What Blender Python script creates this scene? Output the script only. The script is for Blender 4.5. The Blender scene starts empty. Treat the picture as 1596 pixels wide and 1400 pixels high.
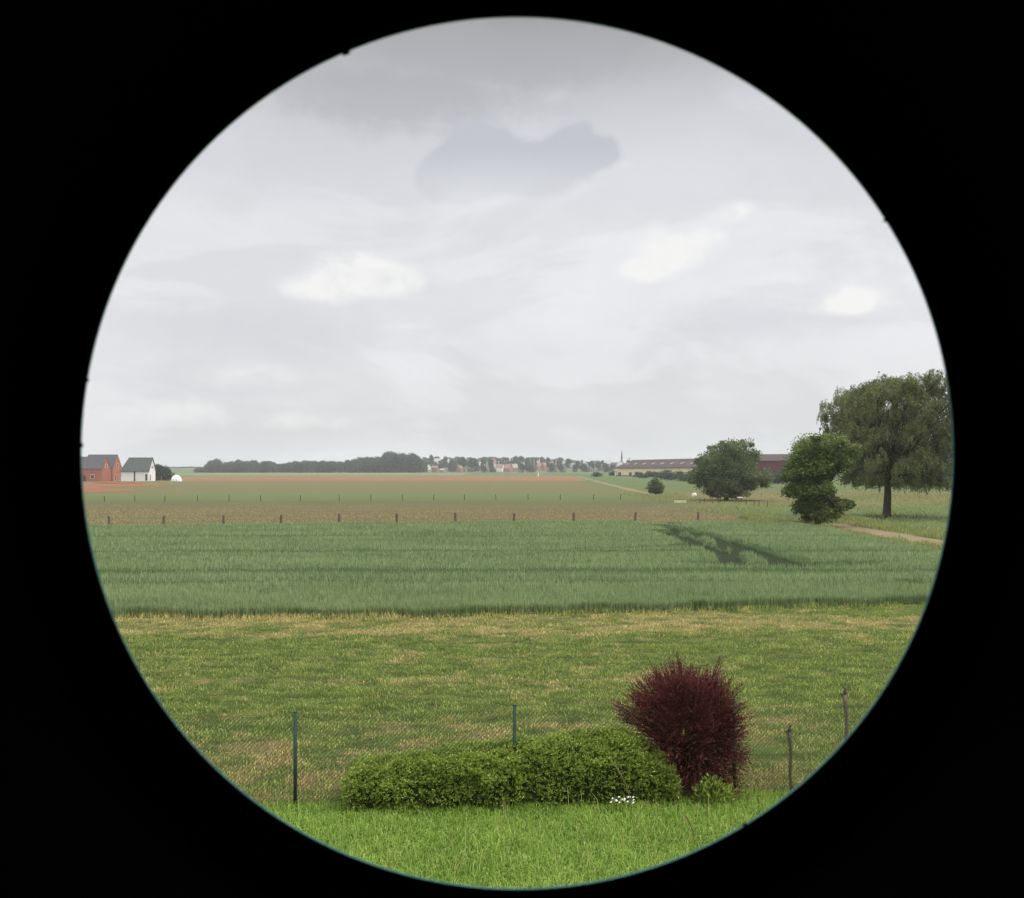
import bpy, bmesh, math, random
import numpy as np
from mathutils import Vector, Matrix
R = math.radians
rng = np.random.default_rng(7)
random.seed(7)
S = bpy.context.scene
COL = S.collection
PX, CX, HOR = 1600.0, 798.0, 735.0      # focal length, optical centre and horizon of the photograph, in its pixels
H = 4.3                                  # eye height above the garden

# ------------------------------------------------------------------ camera
cam_data = bpy.data.cameras.new('camera')
cam = bpy.data.objects.new('camera', cam_data); COL.objects.link(cam)
cam.location = (0, 0, H); cam.rotation_euler = (R(90), 0, 0)
cam_data.sensor_width = 36; cam_data.lens = 36 * PX / 1596
cam_data.shift_y = 35 / 1596
cam_data.clip_start = 0.002; cam_data.clip_end = 12000
cam_data.dof.use_dof = True; cam_data.dof.focus_distance = 45; cam_data.dof.aperture_fstop = 85
S.camera = cam
S.view_settings.view_transform = 'Standard'; S.view_settings.look = 'None'
S.view_settings.exposure = 0.0; S.view_settings.gamma = 1
S.render.resolution_x = 1024; S.render.resolution_y = 898
S.cycles.use_denoising = True
S.cycles.max_bounces = 6; S.cycles.diffuse_bounces = 3; S.cycles.glossy_bounces = 2
S.cycles.transmission_bounces = 4; S.cycles.transparent_max_bounces = 8; S.cycles.volume_bounces = 1
S.cycles.sample_clamp_indirect = 4

# ------------------------------------------------------------------ node helpers
class NT:
    def __init__(s, nt): s.nt = nt
    def n(s, t, ins=None, **kw):
        nd = s.nt.nodes.new(t)
        for k, v in kw.items(): setattr(nd, k, v)
        for k, v in (ins or {}).items():
            if isinstance(v, bpy.types.NodeSocket): s.nt.links.new(v, nd.inputs[k])
            else: nd.inputs[k].default_value = v
        return nd
    def m(s, op, a, b=0.0, c=0.0, clamp=False):
        nd = s.n('ShaderNodeMath', {0: a, 1: b, 2: c}, operation=op); nd.use_clamp = clamp
        return nd.outputs[0]
    def sep(s, v): return s.n('ShaderNodeSeparateXYZ', {0: v}).outputs
    def comb(s, x, y, z): return s.n('ShaderNodeCombineXYZ', {0: x, 1: y, 2: z}).outputs[0]
    def smooth(s, v, lo, hi, a=0.0, b=1.0):
        nd = s.n('ShaderNodeMapRange', {0: v, 1: lo, 2: hi, 3: a, 4: b}, interpolation_type='SMOOTHSTEP')
        return nd.outputs[0]
    def noise(s, vec, scale, detail=4, rough=0.55, dist=0.0):
        return s.n('ShaderNodeTexNoise', {'Vector': vec, 'Scale': scale, 'Detail': detail, 'Roughness': rough, 'Distortion': dist}).outputs[0]
    def mixc(s, f, a, b, blend='MIX'):
        nd = s.n('ShaderNodeMix', data_type='RGBA', blend_type=blend)
        nd.clamp_factor = True
        for sock, v in ((nd.inputs[0], f), (nd.inputs[6], a), (nd.inputs[7], b)):
            if isinstance(v, bpy.types.NodeSocket): s.nt.links.new(v, sock)
            else: sock.default_value = v
        return nd.outputs[2]
    def ramp(s, f, stops, interp='LINEAR'):
        nd = s.n('ShaderNodeValToRGB', {0: f}); cr = nd.color_ramp; cr.interpolation = interp
        while len(cr.elements) < len(stops): cr.elements.new(0.5)
        for e, (p, c) in zip(cr.elements, sorted(stops, key=lambda q: q[0])): e.position = p; e.color = c
        return nd.outputs[0]

def lin(c): c /= 255.0; return c / 12.92 if c <= 0.04045 else ((c + 0.055) / 1.055) ** 2.4
K = 0.37; KB = 1.08       # albedo factors: ground seen from the sky, upright blades
def C(r, g, b, k=None):
    k = K if k is None else k
    return (lin(r) * k, lin(g) * k, lin(b) * k, 1)

# ------------------------------------------------------------------ sky and sun
def direction(px, py):
    u = (px - CX) / PX; v = (HOR - py) / PX
    return math.atan(u), math.atan(v / math.sqrt(1 + u * u))
SUN_EL, SUN_AZ = R(58), R(100)            # azimuth measured clockwise from the view direction (+Y)
world = bpy.data.worlds.new('World'); S.world = world; world.use_nodes = True
wt = world.node_tree; wt.nodes.clear(); W = NT(wt)
gen = W.n('ShaderNodeTexCoord').outputs['Generated']
dirv = W.n('ShaderNodeVectorMath', {0: gen}, operation='NORMALIZE').outputs[0]
dx, dy, dz = W.sep(dirv)
warp_v = W.n('ShaderNodeTexNoise', {'Vector': dirv, 'Scale': 14.0, 'Detail': 7.0, 'Roughness': 0.6})
wr, wg, wb = W.sep(warp_v.outputs['Color'])
az0 = W.m('ARCTAN2', dx, dy); el0 = W.m('ARCSINE', dz)
az = W.m('ADD', az0, W.m('MULTIPLY', W.m('SUBTRACT', wr, 0.5), 0.02))
el = W.m('ADD', el0, W.m('MULTIPLY', W.m('SUBTRACT', wg, 0.5), 0.02))
ragged = W.m('MULTIPLY', W.m('SUBTRACT', W.noise(dirv, 34.0, 10, 0.68), 0.5), 1.1)
def puff(parts, lo, hi, rg=1.0):
    out = None; rag = W.m('MULTIPLY', ragged, rg)
    for px, py, sx, sy in parts:
        a, e = direction(px, py)
        qa = W.m('DIVIDE', W.m('SUBTRACT', az, a), sx / PX); qe = W.m('DIVIDE', W.m('SUBTRACT', el, e), sy / PX)
        d = W.m('ADD', W.m('SQRT', W.m('ADD', W.m('MULTIPLY', qa, qa), W.m('MULTIPLY', qe, qe))), rag)
        k = W.smooth(d, lo, hi, 1.0, 0.0)
        out = k if out is None else W.m('MAXIMUM', out, k)
    return out
base = W.ramp(W.m('DIVIDE', W.m('MAXIMUM', el0, 0.0), math.pi / 2), [
    (0.00, (.70, .705, .73, 1)), (0.05, (.785, .788, .81, 1)), (0.11, (.82, .822, .845, 1)), (0.165, (.79, .795, .825, 1)),
    (0.205, (.70, .705, .735, 1)), (0.235, (.56, .56, .585, 1)), (0.268, (.37, .36, .36, 1)), (0.36, (1.3, 1.3, 1.34, 1)), (0.55, (2.9, 2.9, 2.95, 1)), (1.0, (3.8, 3.8, 3.85, 1))])
stretch = W.n('ShaderNodeVectorMath', {0: dirv, 1: (2.6, 2.6, 4.6)}, operation='MULTIPLY').outputs[0]
big = W.noise(stretch, 1.6, 6, 0.55, 0.5)
fine = W.noise(stretch, 5.0, 6, 0.6, 0.3)
layer = W.noise(W.n('ShaderNodeVectorMath', {0: dirv, 1: (4.0, 4.0, 11.0)}, operation='MULTIPLY').outputs[0], 1.0, 8, 0.55, 0.8)
shade = W.m('ADD', W.smooth(big, 0.3, 0.7, 0.93, 1.03), W.m('MULTIPLY', W.m('SUBTRACT', fine, 0.5), 0.05))
shade = W.m('ADD', shade, W.smooth(layer, 0.47, 0.58, -0.035, 0.045))
sky = W.mixc(1.0, base, W.n('ShaderNodeCombineColor', {0: shade, 1: shade, 2: shade}).outputs[0], 'MULTIPLY')
n_mid = W.m('SUBTRACT', W.noise(dirv, 13.0, 10, 0.62, 0.3), 0.5)
def meta(parts, lo, hi, amp):                      # rounded lobes that flow into each other, edges torn by noise
    out = None
    for px, py, sx, sy in parts:
        a, e = direction(px, py)
        qa = W.m('DIVIDE', W.m('SUBTRACT', az, a), sx / PX); qe = W.m('DIVIDE', W.m('SUBTRACT', el, e), sy / PX)
        k = W.m('POWER', 2.7183, W.m('MULTIPLY', W.m('ADD', W.m('MULTIPLY', qa, qa), W.m('MULTIPLY', qe, qe)), -1.0))
        out = k if out is None else W.m('ADD', out, k)
    return W.smooth(W.m('MULTIPLY', out, W.m('ADD', W.m('MULTIPLY', n_mid, amp), 1.0)), lo, hi)
grey_bank = puff([(600, 150, 250, 55), (760, 90, 260, 50)], 0.35, 1.25)
sky = W.mixc(W.m('MULTIPLY', grey_bank, 0.6), sky, (.42, .42, .44, 1))
dark = meta([(742, 232, 52, 42), (905, 222, 42, 36), (820, 262, 90, 34), (700, 282, 55, 34), (860, 258, 60, 32), (945, 238, 26, 20)], 0.24, 0.68, 3.4)
sky = W.mixc(W.m('MULTIPLY', dark, W.smooth(el0, R(14.6), R(18.2), 0.25, 1.0)), sky, (.56, .572, .615, 1))
bank = puff([(380, 520, 190, 46), (330, 600, 160, 40), (1180, 500, 190, 40)], 0.1, 1.3)
sky = W.mixc(W.m('MULTIPLY', bank, 0.5), sky, (.66, .67, .715, 1))
white = meta([(545, 425, 62, 28), (500, 450, 60, 20), (610, 436, 50, 28), (1030, 380, 36, 36), (1060, 396, 46, 26), (1100, 362, 30, 18), (1145, 330, 30, 14), (1340, 460, 40, 24), (1300, 478, 40, 16), (1010, 420, 40, 18)], 0.15, 1.15, 4.0)
white2 = puff([(390, 590, 110, 26), (480, 655, 90, 20), (280, 640, 110, 26)], 0.1, 1.2)
sky = W.mixc(W.m('MULTIPLY', W.m('MAXIMUM', white, W.m('MULTIPLY', white2, 0.55)), W.smooth(fine, 0.35, 0.6, 0.35, 1.0)), sky, (.96, .95, .93, 1))
sky10 = W.n('ShaderNodeVectorMath', {0: sky, 3: 10.0}, operation='SCALE').outputs[0]
nish = W.n('ShaderNodeTexSky', sky_type='NISHITA', sun_disc=False, sun_elevation=SUN_EL, sun_rotation=SUN_AZ, dust_density=2.0)
skymix = W.mixc(0.93, nish.outputs[0], sky10)
bg = W.n('ShaderNodeBackground', {'Color': skymix, 'Strength': 0.1})
W.n('ShaderNodeOutputWorld', {'Surface': bg.outputs[0]})

sun_data = bpy.data.lights.new('sun', 'SUN'); sun_data.energy = 2.0; sun_data.angle = R(16); sun_data.color = (1, .95, .87)
sun = bpy.data.objects.new('sun', sun_data); COL.objects.link(sun)
sd = Vector((math.sin(SUN_AZ) * math.cos(SUN_EL), math.cos(SUN_AZ) * math.cos(SUN_EL), math.sin(SUN_EL)))
sun.rotation_euler = sd.to_track_quat('Z', 'Y').to_euler(); sun.location = (30, 20, 60)

# ------------------------------------------------------------------ mesh helpers
def sstep(t): t = np.clip(t, 0, 1); return t * t * (3 - 2 * t)
def tz(x, y):                                      # height of the terrain
    x = np.asarray(x, float); y = np.asarray(y, float)
    z = 3.2 * sstep((y - 150) / 750)
    g = np.interp(x, [-900, -420, -140, 40, 120, 240, 420, 900], [.15, .35, 1, .92, .62, .5, .3, .1])
    z = z + 21 * sstep((y - 1020) / 600) * g
    return z
def on_ground(px, py, lo=20, hi=1650):             # point of the ground seen at a place in the photograph
    u = (px - CX) / PX
    f = lambda d: HOR + PX * (H - float(tz(u * d, d))) / d - py
    last = lo
    for d in np.geomspace(lo, hi, 400):
        if f(d) <= 0: return u * d, d
    return u * hi, hi
def at(px, py, z=0.0):                             # point at height z seen there
    d = PX * (H - z) / (py - HOR); return (px - CX) / PX * d, d

def tag(o, label=None, cat=None, group=None, kind=None):
    if label: o['label'] = label
    if cat: o['category'] = cat
    if group: o['group'] = group
    if kind: o['kind'] = kind
    return o
def thing(name, label, cat, loc=(0, 0, 0), rz=0.0, group=None):
    o = bpy.data.objects.new(name, None); COL.objects.link(o); o.location = loc; o.rotation_euler = (0, 0, rz)
    o.empty_display_size = 0.3
    return tag(o, label, cat, group)
def np_mesh(name, V, F, mat, parent=None, attr=None, smooth=False):
    V = np.asarray(V, np.float32).reshape(-1, 3); F = np.asarray(F, np.int32)
    me = bpy.data.meshes.new(name); k = F.shape[1]; n = len(F)
    me.vertices.add(len(V)); me.vertices.foreach_set('co', V.ravel())
    me.loops.add(n * k); me.loops.foreach_set('vertex_index', F.ravel())
    me.polygons.add(n); me.polygons.foreach_set('loop_start', np.arange(0, n * k, k, dtype=np.int32))
    if smooth: me.polygons.foreach_set('use_smooth', np.ones(n, bool))
    for an, av in (attr or {}).items():
        a = me.attributes.new(an, 'FLOAT', 'POINT'); a.data.foreach_set('value', np.asarray(av, np.float32))
    me.update(calc_edges=True)
    me.materials.append(mat)
    o = bpy.data.objects.new(name, me); COL.objects.link(o); o.parent = parent
    return o
def bm_obj(name, bm, mat, parent=None, smooth=False):
    me = bpy.data.meshes.new(name); bmesh.ops.recalc_face_normals(bm, faces=bm.faces); bm.to_mesh(me); bm.free()
    if smooth:
        for p in me.polygons: p.use_smooth = True
    me.materials.append(mat)
    o = bpy.data.objects.new(name, me); COL.objects.link(o); o.parent = parent
    return o
def box(bm, x0, x1, y0, y1, z0, z1):
    v = [bm.verts.new(p) for p in ((x0, y0, z0), (x1, y0, z0), (x1, y1, z0), (x0, y1, z0), (x0, y0, z1), (x1, y0, z1), (x1, y1, z1), (x0, y1, z1))]
    for f in ((0, 3, 2, 1), (4, 5, 6, 7), (0, 1, 5, 4), (1, 2, 6, 5), (2, 3, 7, 6), (3, 0, 4, 7)): bm.faces.new([v[i] for i in f])
    return v
def tube(bm, pts, rad, seg=7, cap=True):
    rings = []; prev = None
    for i, p in enumerate(pts):
        p = Vector(p)
        t = (Vector(pts[min(i + 1, len(pts) - 1)]) - Vector(pts[max(i - 1, 0)])).normalized()
        a = t.cross(Vector((0, 0, 1))) if abs(t.z) < 0.9 else t.cross(Vector((1, 0, 0)))
        a.normalize(); b = t.cross(a)
        r = rad[i] if hasattr(rad, '__len__') else rad
        ring = [bm.verts.new(p + a * (r * math.cos(2 * math.pi * k / seg)) + b * (r * math.sin(2 * math.pi * k / seg))) for k in range(seg)]
        if prev:
            for k in range(seg): bm.faces.new((prev[k], prev[(k + 1) % seg], ring[(k + 1) % seg], ring[k]))
        rings.append(ring); prev = ring
    if cap:
        bm.faces.new(rings[0][::-1]); bm.faces.new(rings[-1])
def lathe_y(bm, prof, seg=128, cx=0.0, cz=0.0):    # closed profile of (y, r) turned about an axis along Y
    rings = [[bm.verts.new((cx + r * math.cos(2 * math.pi * k / seg), y, cz + r * math.sin(2 * math.pi * k / seg))) for k in range(seg)] for y, r in prof]
    for i in range(len(rings)):
        a, b = rings[i], rings[(i + 1) % len(rings)]
        for k in range(seg): bm.faces.new((a[k], a[(k + 1) % seg], b[(k + 1) % seg], b[k]))

# ------------------------------------------------------------------ materials
def mat(name):
    m = bpy.data.materials.new(name); m.use_nodes = True; m.node_tree.nodes.clear(); return m, NT(m.node_tree)
def finish(t, color, rough=0.85, spec=0.2, metal=0.0, normal=None, translucent=0.0):
    ins = {'Base Color': color, 'Roughness': rough, 'Specular IOR Level': spec, 'Metallic': metal}
    if normal is not None: ins['Normal'] = normal
    sh = t.n('ShaderNodeBsdfPrincipled', ins).outputs[0]
    if translucent > 0:
        tr = t.n('ShaderNodeBsdfTranslucent', {'Color': color}).outputs[0]
        sh = t.n('ShaderNodeMixShader', {0: translucent, 1: sh, 2: tr}).outputs[0]
    t.n('ShaderNodeOutputMaterial', {'Surface': sh})
def pos(t): return t.n('ShaderNodeNewGeometry').outputs['Position']
def bump(t, h, strength=0.4, dist=0.05):
    return t.n('ShaderNodeBump', {'Strength': strength, 'Distance': dist, 'Height': h}).outputs[0]
def simple(name, a, b=None, scale=3.0, rough=0.8, spec=0.25, metal=0.0, bmp=0.0, stretch=(1, 1, 1)):
    m, t = mat(name)
    co = t.n('ShaderNodeTexCoord').outputs['Object']
    co = t.n('ShaderNodeVectorMath', {0: co, 1: stretch}, operation='MULTIPLY').outputs[0]
    nz = t.noise(co, scale, 6, 0.6)
    c = t.mixc(t.smooth(nz, 0.3, 0.7), a, b or tuple(min(1, x * 0.72) for x in a[:3]) + (1,))
    finish(t, c, rough, spec, metal, bump(t, nz, bmp) if bmp else None)
    return m
def leafy(name, a, b, c=None, clump=1.2, tr=0.3, rough=0.7, spec=0.25):
    m, t = mat(name)
    r = t.n('ShaderNodeAttribute', attribute_name='rnd').outputs['Fac']
    co = t.n('ShaderNodeTexCoord').outputs['Object']
    nz = t.noise(co, clump, 3, 0.6)
    f = t.m('ADD', t.m('MULTIPLY', t.m('SUBTRACT', nz, 0.5), 1.3), r)
    col = t.mixc(f, a, b)
    if c: col = t.mixc(t.smooth(r, 0.86, 0.97), col, c)
    finish(t, col, rough, spec, 0, None, tr)
    return m

def hsmooth_pos(t, sx, sy):
    return t.n('ShaderNodeVectorMath', {0: pos(t), 1: (sx, sy, 0.0)}, operation='MULTIPLY').outputs[0]

# colour of the rough meadow: green turf with dry straw patches drawn out along the rows
def meadow_colour(t, k=None):
    p = pos(t)
    nz = t.noise(hsmooth_pos(t, 0.95, 1.25), 1.0, 6, 0.70, 0.5)
    n2 = t.noise(hsmooth_pos(t, 0.10, 0.45), 1.0, 3, 0.5)
    px_, py_, pz_ = t.sep(p)
    far = t.smooth(py_, 24.5, 28.5); far2 = t.smooth(py_, 30.0, 31.2)
    near = t.smooth(t.m('ADD', py_, t.m('MULTIPLY', t.m('SUBTRACT', n2, 0.5), 5.0)), 19.5, 13.5)
    rightward = t.smooth(px_, 2.0, 10.0)
    lift = t.m('ADD', t.m('MULTIPLY', t.m('SUBTRACT', far, far2), 0.085), t.m('MULTIPLY', near, 0.06))
    lift = t.m('SUBTRACT', lift, t.m('MULTIPLY', rightward, t.m('MULTIPLY', t.smooth(py_, 28, 25), 0.05)))
    f = t.smooth(t.m('ADD', t.m('ADD', t.m('MULTIPLY', nz, 0.72), t.m('MULTIPLY', n2, 0.30)), lift), 0.51, 0.67)
    g2 = t.noise(hsmooth_pos(t, 1.3, 2.2), 1.1, 4, 0.6)
    green = t.mixc(t.smooth(g2, 0.35, 0.65), C(96, 116, 54, k), C(140, 156, 76, k))
    dry = t.mixc(near, C(190, 174, 114, k), C(164, 146, 98, k))
    return t.mixc(f, green, dry)

def build_ground_mats():
    M = {}
    m, t = mat('meadow_turf'); c = meadow_colour(t)
    nz = t.noise(pos(t), 9.0, 6, 0.7)
    c = t.mixc(t.smooth(nz, 0.3, 0.7, 0.0, 0.45), c, C(70, 78, 42))
    finish(t, c, 0.95, 0.1, 0, bump(t, nz, 0.8, 0.12)); M['meadow'] = m
    m, t = mat('meadow_blades'); c = meadow_colour(t, KB)
    r = t.n('ShaderNodeAttribute', attribute_name='rnd').outputs['Fac']
    c = t.mixc(t.smooth(r, 0.0, 0.6, 0.45, 0.0), c, C(70, 92, 42, KB)); c = t.mixc(t.smooth(r, 0.75, 1.0, 0, 0.5), c, C(176, 168, 108, KB))
    finish(t, c, 0.8, 0.2, 0, None, 0.3); M['meadow_blade'] = m
    m, t = mat('lawn_turf')
    nz = t.noise(pos(t), 3.0, 6, 0.65)
    finish(t, t.mixc(t.smooth(nz, 0.3, 0.7), C(84, 108, 42), C(112, 138, 58)), 0.95, 0.1, 0, bump(t, nz, 0.6, 0.1)); M['lawn'] = m
    m, t = mat('lawn_blades')
    r = t.n('ShaderNodeAttribute', attribute_name='rnd').outputs['Fac']
    nz = t.noise(hsmooth_pos(t, 0.9, 0.9), 1.0, 4, 0.6)
    f = t.m('ADD', t.m('MULTIPLY', t.m('SUBTRACT', nz, 0.5), 2.0), r)
    c = t.mixc(f, C(96, 128, 40, KB), C(142, 168, 72, KB)); c = t.mixc(t.smooth(r, 0.85, 0.97, 0, 0.4), c, C(186, 188, 126, KB))
    finish(t, c, 0.6, 0.3, 0, None, 0.35); M['lawn_blade'] = m
    m, t = mat('soil'); nz = t.noise(pos(t), 4.0, 6, 0.65)
    finish(t, t.mixc(nz, C(62, 60, 44), C(88, 84, 60)), 0.95, 0.1); M['soil'] = m
    # pasture bands beyond the wheat: colour follows the strips of sown and dry grass, edges broken up by noise
    m, t = mat('pasture')
    p = pos(t); X, Y, Z = t.sep(p)
    w1 = t.noise(hsmooth_pos(t, 0.02, 0.06), 1.0, 5, 0.6)
    w2 = t.noise(hsmooth_pos(t, 0.10, 0.4), 1.0, 5, 0.65)
    yy = t.m('ADD', Y, t.m('MULTIPLY', t.m('SUBTRACT', w1, 0.5), t.m('MULTIPLY', Y, 0.16)))
    f = t.m('DIVIDE', yy, 1000.0)
    left = t.ramp(f, [(.080, C(135, 123, 84)), (.104, C(137, 123, 86)), (.128, C(135, 129, 88)), (.141, C(120, 126, 82)), (.160, C(126, 142, 86)), (.185, C(134, 148, 92)),
                      (.215, C(146, 142, 98)), (.28, C(144, 142, 96)), (.37, C(152, 144, 98)), (.45, C(150, 148, 104)), (.60, C(134, 152, 106)), (.95, C(128, 150, 108))])
    right = t.ramp(f, [(.045, C(116, 136, 76)), (.075, C(126, 140, 80)), (.095, C(126, 146, 88)), (.125, C(126, 144, 84)), (.145, C(152, 142, 94)), (.19, C(150, 142, 92)), (.24, C(128, 142, 86)),
                       (.34, C(124, 146, 92)), (.45, C(120, 146, 88)), (.9, C(128, 150, 104))])
    edge = t.m('ADD', X, t.m('MULTIPLY', t.m('SUBTRACT', w1, 0.5), 14.0))
    c = t.mixc(t.smooth(edge, 19, 29), left, right)
    c = t.mixc(t.smooth(w2, 0.35, 0.75, 0.0, 0.40), c, C(108, 112, 68))
    c = t.mixc(t.smooth(w2, 0.5, 0.25, 0.0, 0.30), c, C(164, 152, 106))
    finish(t, c, 0.95, 0.08); M['pasture'] = m
    m, t = mat('ploughed_earth')
    w1 = t.noise(hsmooth_pos(t, 0.02, 0.12), 1.0, 5, 0.65); w2 = t.noise(hsmooth_pos(t, 0.06, 0.3), 1.0, 4, 0.6)
    c = t.mixc(t.smooth(w1, 0.35, 0.65), C(186, 140, 104), C(170, 138, 100)); c = t.mixc(t.smooth(w2, 0.55, 0.75, 0, .5), c, C(150, 142, 98))
    finish(t, c, 0.95, 0.08); M['plough'] = m
    m, t = mat('bare_earth')
    w1 = t.noise(hsmooth_pos(t, 0.05, 0.2), 1.0, 6, 0.7)
    c = t.mixc(t.smooth(w1, 0.52, 0.68), C(186, 126, 96), C(154, 134, 94)); finish(t, c, 0.95, 0.08); M['earth'] = m
    m, t = mat('track_dirt')
    w1 = t.noise(hsmooth_pos(t, 0.9, 0.5), 1.0, 6, 0.7)
    c = t.mixc(t.smooth(w1, 0.35, 0.65), C(188, 166, 138), C(166, 154, 112)); finish(t, c, 0.95, 0.08); M['track'] = m
    return M
GM = build_ground_mats()

def strip(name, ys, xl, xr, m, off, nx=24, kind='structure'):
    ys = np.asarray(ys, float); V = []; F = []
    for y in ys:
        xs = np.linspace(xl(y) if callable(xl) else xl, xr(y) if callable(xr) else xr, nx)
        V.append(np.stack([xs, np.full(nx, y), tz(xs, y) + off], 1))
    V = np.concatenate(V)
    i = np.arange(len(ys) - 1)[:, None] * nx + np.arange(nx - 1)[None]
    i = i.ravel(); F = np.stack([i, i + 1, i + nx + 1, i + nx], 1)
    return tag(np_mesh(name, V, F, m, smooth=True), kind=kind)
fence_y = lambda x: 13.42 + 0.075 * x
strip('ground', np.concatenate([np.linspace(-300, 80, 12), np.linspace(90, 1000, 80), np.linspace(1020, 1700, 60), np.linspace(1800, 3600, 20)]), -2600, 2600, GM['pasture'], -0.03, 90)
def slanted(name, e0, e1, x0, x1, m, off, nx=30, ny=20):
    xs = np.linspace(x0, x1, nx); V = []
    for k in np.linspace(0, 1, ny):
        y = e0(xs) * (1 - k) + e1(xs) * k + 0 * xs
        V.append(np.stack([xs, y, tz(xs, y) + off], 1))
    V = np.concatenate(V); i = (np.arange(ny - 1)[:, None] * nx + np.arange(nx - 1)[None]).ravel()
    return tag(np_mesh(name, V, np.stack([i, i + 1, i + nx + 1, i + nx], 1), m, smooth=True), kind='structure')
slanted('lawn', lambda x: -40, fence_y, -40, 40, GM['lawn'], 0.004)
wheat_front = lambda x: 30.25 + 0.19 * np.maximum(x + 3, 0) + 0.15 * np.sin(x * 0.9) + .25 * np.sin(x * 2.3 + 1) * np.sin(x * .37)
slanted('meadow', fence_y, lambda x: wheat_front(x) + 0.6, -70, 70, GM['meadow'], 0.0)
WX0, WX1 = -60.0, 21.3
wheat_back = lambda x: np.interp(x, [-60, -31, -14, 7, 20], [71, 74.5, 78, 81, 80.0])
slanted('wheat_soil', wheat_front, wheat_back, WX0, WX1, GM['soil'], 0.004)
track_x = lambda y: np.interp(y, [30, 186, 520, 700], [25.0, 25.8, 34.5, 40])
strip('ploughed_field', np.linspace(382, 575, 20), lambda y: -150 - (y - 382) * .1, lambda y: track_x(y) - 2.5, GM['plough'], 0.004)
strip('earth_mound', np.linspace(205, 330, 14), lambda y: -150, lambda y: -84 - (y - 205) * .24 + 8 * math.sin(y * .09), GM['earth'], 0.004)
strip('farm_track', np.linspace(46, 84, 12), lambda y: track_x(y) - 1.6 + .25 * math.sin(y * .6), lambda y: track_x(y) + 1.9 + .3 * math.sin(y * .45 + 1), GM['track'], 0.006, 4)
strip('far_track', np.linspace(178, 560, 40), lambda y: track_x(y) - 1.1 + .4 * math.sin(y * .1), lambda y: track_x(y) + 1.3 + .4 * math.sin(y * .13 + 1), GM['track'], 0.008, 4)
mfar = simple('pale_crop', C(160, 176, 132), C(150, 168, 120), 0.02, 0.95, 0.1)
strip('far_crop_strip', np.linspace(600, 760, 10), -330, lambda y: -30, mfar, 0.004)

# ------------------------------------------------------------------ telescope tube the photograph was taken through
black_in, t = mat('matt_black_lacquer'); finish(t, (.0012, .0012, .0012, 1), 0.95, 0.0)
teal, t = mat('teal_lens_fringe'); finish(t, (.05, .24, .23, 1), 0.4, 0.5, 0.6)  # chromatic fringe of the optics, put into the colour of a ring
grey_metal = simple('grey_metal', (.10, .10, .11, 1), (.07, .07, .08, 1), 20, 0.45, 0.5, 0.6)
D = 0.10; RS = 681 / PX * D; ACX = 8 / PX * D; ACZ = 29 / PX * D
scope = thing('telescope', 'black telescope tube whose round opening frames the whole view', 'telescope', (0, 0, 0))
bm = bmesh.new(); lathe_y(bm, [(-.16, .049), (-.16, .055), (D + .0002, .055), (D + .0002, .049)], 160, ACX, H + ACZ)
bm_obj('barrel', bm, black_in, scope, True)
bm = bmesh.new(); lathe_y(bm, [(-.165, .0001), (-.165, .058), (-.12, .058), (-.12, .0551), (-.1605, .0551), (-.1605, .0001)], 96, ACX, H + ACZ)
bm_obj('light_cap', bm, black_in, scope, True)  # closed rear end, added unseen to keep light out of the barrel
bm = bmesh.new(); lathe_y(bm, [(D - .0010, .0489), (D - .0002, RS + .0004), (D, RS + .00003), (D, .0489)], 256, ACX, H + ACZ)
bm_obj('field_stop', bm, black_in, scope)
bm = bmesh.new(); lathe_y(bm, [(D + .0001, RS), (D + .0001, RS + .0008), (D + .00036, RS + .0008), (D + .00036, RS)], 256, ACX, H + ACZ)
bm_obj('rim', bm, teal, scope, True)  # thin tinted ring imitating the lens colour fringe along the stop
for px_, py_, sz in ((541, 82, 6.5), (1382, 342, 4.5), (131, 592, 3.5), (123.5, 694, 4), (1159, 1283, 4)):
    bm = bmesh.new(); bmesh.ops.create_icosphere(bm, subdivisions=2, radius=1)
    a = math.atan2(706 - py_, px_ - 806); rr = RS - 0.0000 * D
    for v in bm.verts:
        n = 1 + .45 * math.sin(v.co.x * 5 + px_) * math.cos(v.co.z * 4 + py_)
        v.co = Vector((v.co.x * 1.1 * n, v.co.y * .5, v.co.z * n)) * (sz / PX * D)
        v.co += Vector((ACX + rr * math.cos(a), D + .0001, H + ACZ + rr * math.sin(a)))
    bm_obj('dust_speck', bm, black_in, scope, True)
bm = bmesh.new(); box(bm, -.03, .03, -.11, .05, H - .10, H - .0545)
bm_obj('bracket', bm, grey_metal, scope)
bm = bmesh.new(); tube(bm, [(0, -.03, 0), (0, -.03, 1.5), (0, -.03, H - .10)], [.09, .06, .035], 20); tube(bm, [(0, -.03, -.02), (0, -.03, .03)], [.22, .22], 24)
bm_obj('pillar', bm, grey_metal, scope, True)

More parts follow.
